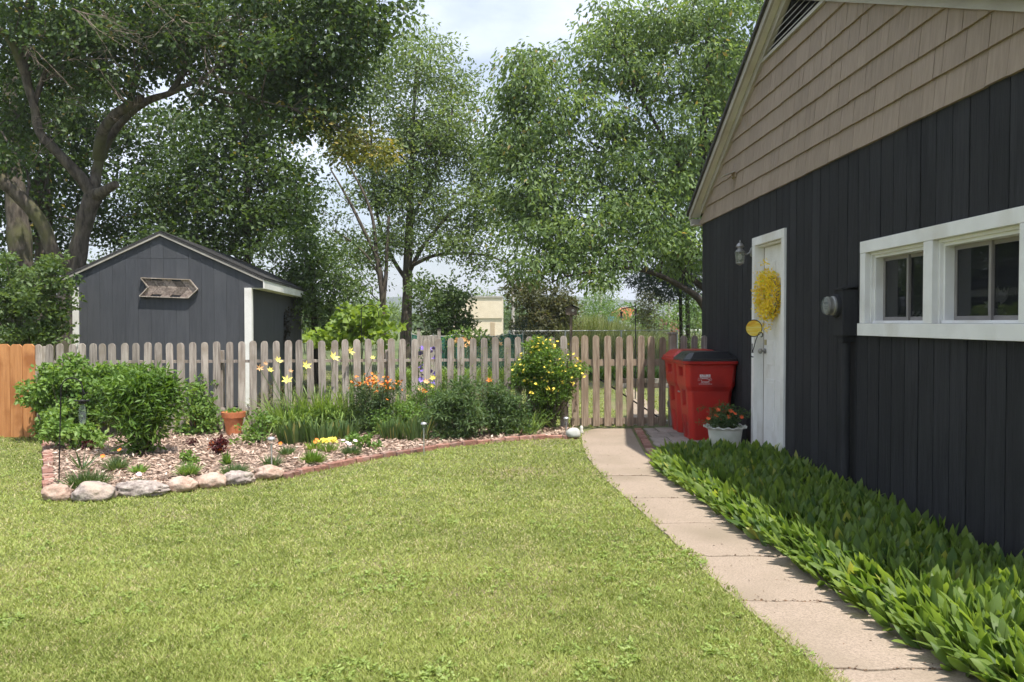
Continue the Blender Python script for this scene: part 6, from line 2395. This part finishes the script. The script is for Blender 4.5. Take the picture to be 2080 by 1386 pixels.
bush('shrub', 'green shrub against the garage corner beyond the fence', 1408, 690,
     [(0, 650, 24, 24, 0, .8), (-5, 690, 34, 26, 0, .8), (5, 620, 18, 20, 0, .7)], LM['shrub'], 34, .17, .10, .05, k=1.5, pxc=13, base=.6, stems=12, Y=22, z=0)
for i, (u, v, ru, Y, lm_, lab) in enumerate(((620, 640, 60, 40, 'shrub', 'dark tree behind the shed and the lime shrub'), (760, 620, 60, 45, 'locust', 'green tree far behind the lime shrub'), (985, 605, 36, 85, 'locust', 'small pale tree directly above the beige building'),
                                             (1040, 625, 30, 75, 'shrub', 'dark tree beside the beige building'), (1180, 640, 30, 60, 'shrub', 'low green tree left of the rounded one'), (1385, 625, 40, 60, 'mid', 'green tree behind the red and white house'),
                                             (1285, 640, 20, 70, 'mid', 'low green tree in front of the orange building'), (400, 560, 120, 40, 'maple', 'dark tree mass hidden behind the shed'), (200, 560, 100, 34, 'maple', 'dark tree mass left behind the shed'), (550, 590, 80, 33, 'shrub', 'dark shrubbery tree right behind the shed'))):
    bush('background_tree', lab, u, v, [(0, v, ru, 30 if ru < 70 else 50, 0, 3), (-ru * .4, v + 25, ru * .7, 30, 0, 2), (ru * .4, v + 28, ru * .7, 28, 0, 2)], LM[lm_], 44, .012 * Y * .9, .0045 * Y, .0025 * Y, k=1.5, pxc=13, base=.4 + .05 * (i % 3), stems=10, Y=Y, z=0, cat='tree', group='trees beyond the fence')

# treeline and hills
tl_ = Leaves()
n = 900
u_ = rng.uniform(-200, 2300, n)
C = []
for u in u_:
    Y = rng.uniform(150, 190)
    z = rng.uniform(.3, 3.0 + 1.2 * math.sin(u * .013) + .9 * math.sin(u * .041))
    C.append((AT(u, 655, Y).x, Y, z))
clump_leaves(tl_, np.array(C), 34, 1.6, 1.1, .6, droop=0, base=.5)
tl_.obj('treeline', LM['shrub'], kind='stuff', label='distant line of trees along the horizon')
vs, fs = [], []
nx = 90
for j, (Y, s) in enumerate(((700, 0), (800, .55), (900, 1.0), (1300, .9), (1700, 0))):
    for i in range(nx + 1):
        x_ = -1400 + 2800 * i / nx
        h = 26 + 9 * noise.noise(Vector((x_ * .004, 1.7, 0))) + 5 * noise.noise(Vector((x_ * .013, 5, 0))) + 1.5 * noise.noise(Vector((x_ * .05, 5, 0)))
        vs.append((x_, Y + 30 * noise.noise(Vector((x_ * .005, j, 0))), h * s - .5))
for j in range(4):
    for i in range(nx):
        a = j * (nx + 1) + i
        fs.append((a, a + 1, a + nx + 2, a + nx + 1))
MB().add(vs, fs, True).obj('hills', M['hill'], kind='structure')

# reeds / tall grass behind the chain link fence
lv = Leaves()
n = 15000
u_ = rng.uniform(1095, 1440, n)
Y = rng.uniform(25, 31, n)
x = (u_ - 1040) / FPX * Y
P = np.stack([x, Y, np.zeros(n)], 1)
D = rdir(n, flat=.2)
D[:, 2] = 2.6
prof = np.interp(u_, [1090, 1130, 1170, 1230, 1300, 1350, 1440], [1.1, 1.6, 2.0, 2.0, 1.45, 1.3, 1.3])
tone = np.clip(rng.normal(.5, .22, n), 0, .86)
tone[rng.random(n) < .10] = 1
lv.ribbons(P, unit(D), prof * rng.uniform(.6, 1.12, n), np.full(n, .022), tone, np.full(n, .12), seg=3, shape=[1, 1, .7, .1])
lv.obj('tall_grass', LM['reed'], kind='stuff', label='tall wild grass growing beyond the chain link fence')

# chain link fence with a green screen
YN = 24
cl = empty('chain_link_fence', AT(1280, 655, YN) - Vector((0, 0, H)), label='galvanised chain link fence with a thin top rail beyond the lawn', cat='fence')
c0 = Vector(cl.location)
a, b = AT(1030, 673, YN) - c0, AT(1560, 670, YN) - c0
MB().tube([a, b], .011, 8).obj('rail', M['steel'], cl)
for u in (1035, 1148, 1262, 1376, 1490):
    p = AT(u, 655, YN) - c0
    MB().tube([(p.x, 0, 0), (p.x, 0, a.z + .03)], .024, 8).obj('post', M['steel'], cl)
sg = []
zt_ = a.z
xa, xb = a.x, b.x
st = .085
k = int((xb - xa) / st)
for i in range(-16, k + 16):
    for s in (1, -1):
        x0 = xa + i * st
        x1 = x0 + s * zt_
        q0, q1 = np.array([x0, 0, .03]), np.array([x1, 0, zt_])
        if min(x0, x1) < xa or max(x0, x1) > xb:
            continue
        sg.append([*q0, *q1, .0022, .0022])
V, F = tubes_np(sg, 3)
mobj('mesh', np_mesh('mesh', V, [F], M['steel']), cl, kind='stuff')

ns = empty('garden_netting', AT(930, 655, 20) - Vector((0, 0, H)), label='sagging dark green garden netting on thin stakes behind the fence', cat='netting')
n0 = Vector(ns.location)
us = [836, 880, 927, 985, 1035, 1062]
tops = [678, 681, 679, 681, 677, 678]
vs, fs = [], []
m = 0
top_line = []
for i in range(len(us) - 1):
    for k in range(9):
        t = k / 8
        u = us[i] + (us[i + 1] - us[i]) * t
        v = tops[i] + (tops[i + 1] - tops[i]) * t + 3.2 * 4 * t * (1 - t)
        p = AT(u, v, 20) - n0
        y_ = .06 * math.sin(u * .35)
        vs += [(p.x, y_, p.z), (p.x, y_ * .5, .05)]
        top_line.append((p.x, y_, p.z))
for k in range(len(vs) // 2 - 1):
    fs.append((2 * k, 2 * k + 1, 2 * k + 3, 2 * k + 2))
MB().add(vs, fs, True).obj('net', M['net'], ns)
MB().tube(top_line, .006, 5).obj('cord', M['decal'], ns)
for u, v in zip(us, tops):
    p = AT(u, v - 4, 20) - n0
    MB().tube([(p.x, -.02, 0), (p.x, -.02, p.z)], .009, 6).obj('stake', M['steel'], ns)
# board panel with two capped posts
pn = empty('fence_panel', AT(872, 655, 17) - Vector((0, 0, H)), label='short grey board panel between two capped posts behind the fence', cat='fence panel')
q = Vector(pn.location)
for u in (850.5, 892):
    p = AT(u, 669, 17) - q
    MB().box(p.x - .03, p.x + .03, -.03, .03, 0, p.z).obj('post', M['old_wood'], pn)
    MB().box(p.x - .042, p.x + .042, -.042, .042, p.z + .001, p.z + .03).obj('post_cap', M['iron'], pn)
x0, x1 = (AT(853.5, 683, 17) - q).x, (AT(889, 683, 17) - q).x
zt_ = (AT(870, 682, 17) - q).z
for k in range(5):
    w_ = (x1 - x0) / 5
    MB().box(x0 + k * w_ + .003, x0 + (k + 1) * w_ - .003, -.01, .01, .05, zt_).obj('board', M['old_wood'], pn)

# flowers just beyond the pickets
pf = [AT(random.uniform(838, 895), random.uniform(705, 800), 12.4 + random.uniform(0, .4)) for _ in range(46)]
bush('purple_petunias', 'plant with violet and purple flowers just behind the pickets', 862, 838,
     [(0, 790, 40, 36, 0, .2), (-10, 740, 28, 30, .1, .2), (10, 820, 36, 22, 0, .2)], LM['mid'], 16, .05, .06, .025, k=1.2, pxc=10, base=.35, stems=24, Y=12.5, z=0, cat='plant', flowers=(flower_mesh('flower', FL['purple'], .045, 5, .9, .3), pf, 1.0))
pf = [AT(random.uniform(915, 965), random.uniform(688, 705), 18.6) for _ in range(16)] + [AT(1015, 700, 18.6)]
o, g = plant('daylily_row', 'row of green strap leaves with peach flowers at the foot of the netting', 960, 690, 'plant', Y=18.7)
lv = Leaves()
n = 1500
x = rng.uniform(-1.9, 1.1, n)
P = np.stack([x, rng.normal(0, .25, n), np.zeros(n)], 1)
D = rdir(n, flat=.2) * .6
D[:, 2] = 1.2
lv.ribbons(P, unit(D), rng.uniform(.5, .95, n), np.full(n, .03), np.clip(rng.normal(.55, .2, n), 0, .86), np.full(n, .35), seg=4)
lv.obj('leaves', LM['strap'], o)
for p in pf:
    f = mobj('flower', peachm, o, Vector(p) - g, (.9, random.uniform(-.5, .5), random.uniform(0, 3)))
    f.scale = (1.1, 1.1, 1.1)
o, g = plant('hosta_row', 'low light green leafy border below the chain link fence', 1230, 690, 'plant', Y=22)
lv = Leaves()
n = 1500
x = rng.uniform(-2.2, 2.9, n)
P = np.stack([x, rng.normal(0, .3, n), np.zeros(n)], 1)
D = rdir(n, flat=.2) * .9
D[:, 2] = 1.2
lv.ribbons(P, unit(D), rng.uniform(.35, .75, n), np.full(n, .05), np.clip(rng.normal(.65, .2, n), 0, .86), np.full(n, .35), seg=4)
lv.obj('leaves', LM['bright'], o)

# double shepherd hook beyond the fence
g = AT(735, 655, 13.2)
g.z = 0
h2 = empty('shepherd_hook', g, label='thin black shepherd hook standing before the lime shrub', cat='hook')
t0 = AT(734, 628, 13.2) - g
pts = [(0, 0, -.1), (t0.x, 0, t0.z)]
for k in range(1, 11):
    a = math.pi - k * math.pi / 10
    pts.append((t0.x + .13 + .13 * math.cos(a), 0, t0.z + .07 * math.sin(a)))
pts.append((t0.x + .28, 0, t0.z - .12))
MB().tube(pts, .006, 6).obj('rod', M['iron'], h2)

# birdhouse on a pole
g = AT(1160, 655, 18)
g.z = 0
bh = empty('birdhouse', g, label='dark weathered wooden birdhouse on a post beyond the lawn', cat='birdhouse')
zb = (AT(1160, 640, 18) - g).z
wd = 11 / FPX * 18
hb_ = 18 / FPX * 18
MB().prism([(-wd, -.09, zb), (wd, -.09, zb), (wd, -.09, zb + hb_ * .7), (0, -.09, zb + hb_), (-wd, -.09, zb + hb_ * .7)], (0, .2, 0)).obj('box', M['old_board'], bh)
for s in (-1, 1):
    MB().prism([(0, -.13, zb + hb_ + .012), (s * (wd + .05), -.13, zb + hb_ * .66), (s * (wd + .05), -.13, zb + hb_ * .66 + .02), (0, -.13, zb + hb_ + .035)], (0, .28, 0)).obj('roof', M['gap_dark'], bh)
MB().lathe([(.03, 0), (.03, -.004)], (.035, -.091, zb + hb_ * .5), 14, axis='y').obj('entrance', M['trim_grey'], bh)
MB().box(-.03, .03, -.02, .04, -.1, zb).obj('post', M['old_board'], bh)

# beam with two hanging feeders
g = AT(1276, 655, 16)
g.z = 0
hf = empty('feeder_stand', g, label='thin dark slanting arm with two small hanging feeders in front of the orange building', cat='feeder stand')
a, b = AT(1262, 628, 16) - g, AT(1291, 622, 16) - g
MB().tube([a, b], .012, 6).obj('arm', M['iron'], hf)
MB().tube([(b.x, .0, -.1), (b.x, 0, b.z + .02)], .01, 6).obj('pole', M['iron'], hf)
for p in (a, b):
    MB().tube([(p.x, -.02, p.z), (p.x, -.02, p.z - .05)], .003, 5).obj('wire', M['iron'], hf)
    MB().lathe([(.02, -.18), (.045, -.17), (.02, -.15), (.022, -.08), (.035, -.06), (.005, -.04)], (p.x, -.02, p.z), 12).obj('feeder', M['black_plastic'], hf)

# low brick retaining edge and pavement beyond the gate
rt = empty('retaining_wall', AT(1300, 655, 19) - Vector((0, 0, H)), label='low row of weathered blocks seen through the gate', cat='low wall')
for r in range(2):
    for k in range(6):
        MB().box(-.55 + k * .33 + .06 * (r % 2), -.55 + k * .33 + .315 + .06 * (r % 2), -.08, .08, .0 + r * .105, .1 + r * .105).obj('brick', M['old_board'] if (k + r) % 3 else M['paver'], rt, bevel=.006)
sheet('pavement', [(1.75, 12.35), (2.35, 12.35), (2.7, 18.2), (1.75 + .75, 18.2)], .015, M['concrete'], thick=.06, kind='structure')
sheet('kerb_strip', [(1.15, 12.02), (2.9, 12.2), (2.9, 12.32), (1.15, 12.14)], .05, M['trim_grey'], thick=.1, kind='structure')

# ---- far buildings ---------------------------------------------------
YB = 60
s = YB / FPX
g = AT(983, 655, YB)
g.z = -.3
bb = empty('beige_building', g, label='plain beige flat roofed building seen between the shrubs', cat='building')
hgt_ = H + 50 * s + .3
MB().box(-62 * s, 37 * s, 0, 8, 0, hgt_ * .58).obj('lower_wall', M['beige_wall'], bb)
MB().box(-62 * s, 37.3 * s, -.08, 8, hgt_ * .58 + .01, hgt_).obj('upper_wall', M['beige_wall'], bb)
MB().box(-62.5 * s, 37.8 * s, -.15, 8.1, hgt_ + .002, hgt_ + .12).obj('roof_trim', M['trim_grey'], bb)
MB().box(13 * s, 22 * s, -.03, -.002, .1, hgt_ * .5).obj('door', M['tan_wall'], bb)
YB = 110
s = YB / FPX
g = AT(1285, 655, YB)
g.z = -.3
ob = empty('orange_building', g, label='orange and white building far beyond the reeds', cat='building')
MB().prism([(-26 * s, 0, 0), (14 * s, 0, 0), (14 * s, 0, H + 22 * s), (-2 * s, 0, H + 37 * s), (-26 * s, 0, H + 26 * s)], (0, 10, 0)).obj('wall', M['orange_wall'], ob)
MB().box(-30 * s, 9 * s, -3, -.05, 0, H + 8 * s).obj('annex', M['white'], ob)
MB().prism([(-3 * s, -.1, H + 9 * s), (8 * s, -.1, H + 9 * s), (8 * s, -.1, H + 18 * s), (-3 * s, -.1, H + 20 * s)], (0, .05, 0)).obj('panel', M['white'], ob)
MB().box(-52 * s, -38 * s, -3, -.05, H + 6 * s, H + 16 * s).obj('awning', M['blue_tarp'], ob)
MB().box(-51 * s, -39 * s, -2, -.5, 0, H + 5.9 * s).obj('annex', M['white'], ob)
YB = 100
s = YB / FPX
g = AT(1378, 655, YB)
g.z = -.3
rh = empty('red_house', g, label='low red house with white gable and grey roof near the garage corner', cat='house')
MB().box(-17 * s, 3 * s, 0, 7, 0, H + 12 * s).obj('wall', M['red_brick_wall'], rh)
MB().prism([(-19 * s, -.1, H + 12.3 * s), (4 * s, -.1, H + 12.3 * s), (2 * s, -.1, H + 18 * s), (-6 * s, -.1, H + 20 * s), (-17 * s, -.1, H + 16 * s)], (0, .3, 0)).obj('gable', M['white'], rh)
MB().prism([(-21 * s, -.3, H + 17.5 * s), (22 * s, -.3, H + 17.5 * s), (16 * s, 4, H + 26 * s), (-16 * s, 4, H + 26 * s)], (0, 4, 0)).obj('roof', M['grey_roof'], rh)
MB().box(3.1 * s, 20 * s, .2, 7, 0, H + 17.2 * s).obj('side_wall', M['white'], rh)

# street light and utility poles
g = AT(1042, 655, 70)
g.z = 0
sl_o = empty('street_light', g, label='pale tapering street light pole above the shrubs', cat='street light')
zt_ = H + 100 * 70 / FPX
MB().tube([(0, 0, 0), (0, 0, zt_)], [.16, .10], 10).obj('pole', M['trim_grey'], sl_o)
MB().tube([(0, 0, zt_ - .05), (1.2, 0, zt_ + .25)], .05, 6).obj('arm', M['trim_grey'], sl_o)
MB().box(1.2, 1.8, -.12, .12, zt_ + .18, zt_ + .32).obj('lamp_head', M['trim_grey'], sl_o, bevel=.03)
for (u, v, Y, lab) in ((1219, 577, 62, 'grey utility pole with crossarm in front of the pale tree'), (1359, 610, 75, 'pale thin pole left of the red house')):
    g = AT(u, 655, Y)
    g.z = 0
    up_ = empty('utility_pole', g, label=lab, cat='utility pole', group='poles in the distance')
    zt_ = AT(u, v, Y).z
    MB().tube([(0, 0, 0), (0, 0, zt_)], [.14, .11], 8).obj('pole', M['trim_grey'], up_)
    if Y == 62:
        MB().box(-.8, .8, -.1, -.02, zt_ - .35, zt_ - .22).obj('crossarm', M['trim_grey'], up_)

# thin summer haze: one closed box round the camera and the scene, below the sky
hz = MB().box(-1600, 1600, -80, 1900, -1.2, 60).obj('haze', None, kind='stuff', label='thin pale summer haze filling the air')
hm = bpy.data.materials.new('haze')
hm.use_nodes = True
ht = hm.node_tree
for n_ in list(ht.nodes):
    if n_.type == 'BSDF_PRINCIPLED':
        ht.nodes.remove(n_)
pv = ht.nodes.new('ShaderNodeVolumePrincipled')
pv.inputs['Density'].default_value = .0007
pv.inputs['Color'].default_value = (.93, .95, 1, 1)
pv.inputs['Anisotropy'].default_value = .3
ht.links.new(pv.outputs[0], ht.nodes['Material Output'].inputs['Volume'])
hz.data.materials.clear()
hz.data.materials.append(hm)

# tidy: a tiny unused mesh made while building
for me_ in list(bpy.data.meshes):
    if me_.users == 0:
        bpy.data.meshes.remove(me_)
print('TRIS', sum(sum(max(1, len(p.vertices) - 2) for p in o.data.polygons) if len(o.data.polygons) < 5000 else len(o.data.loops) - 2 * len(o.data.polygons) for o in bpy.data.objects if o.type == 'MESH'))
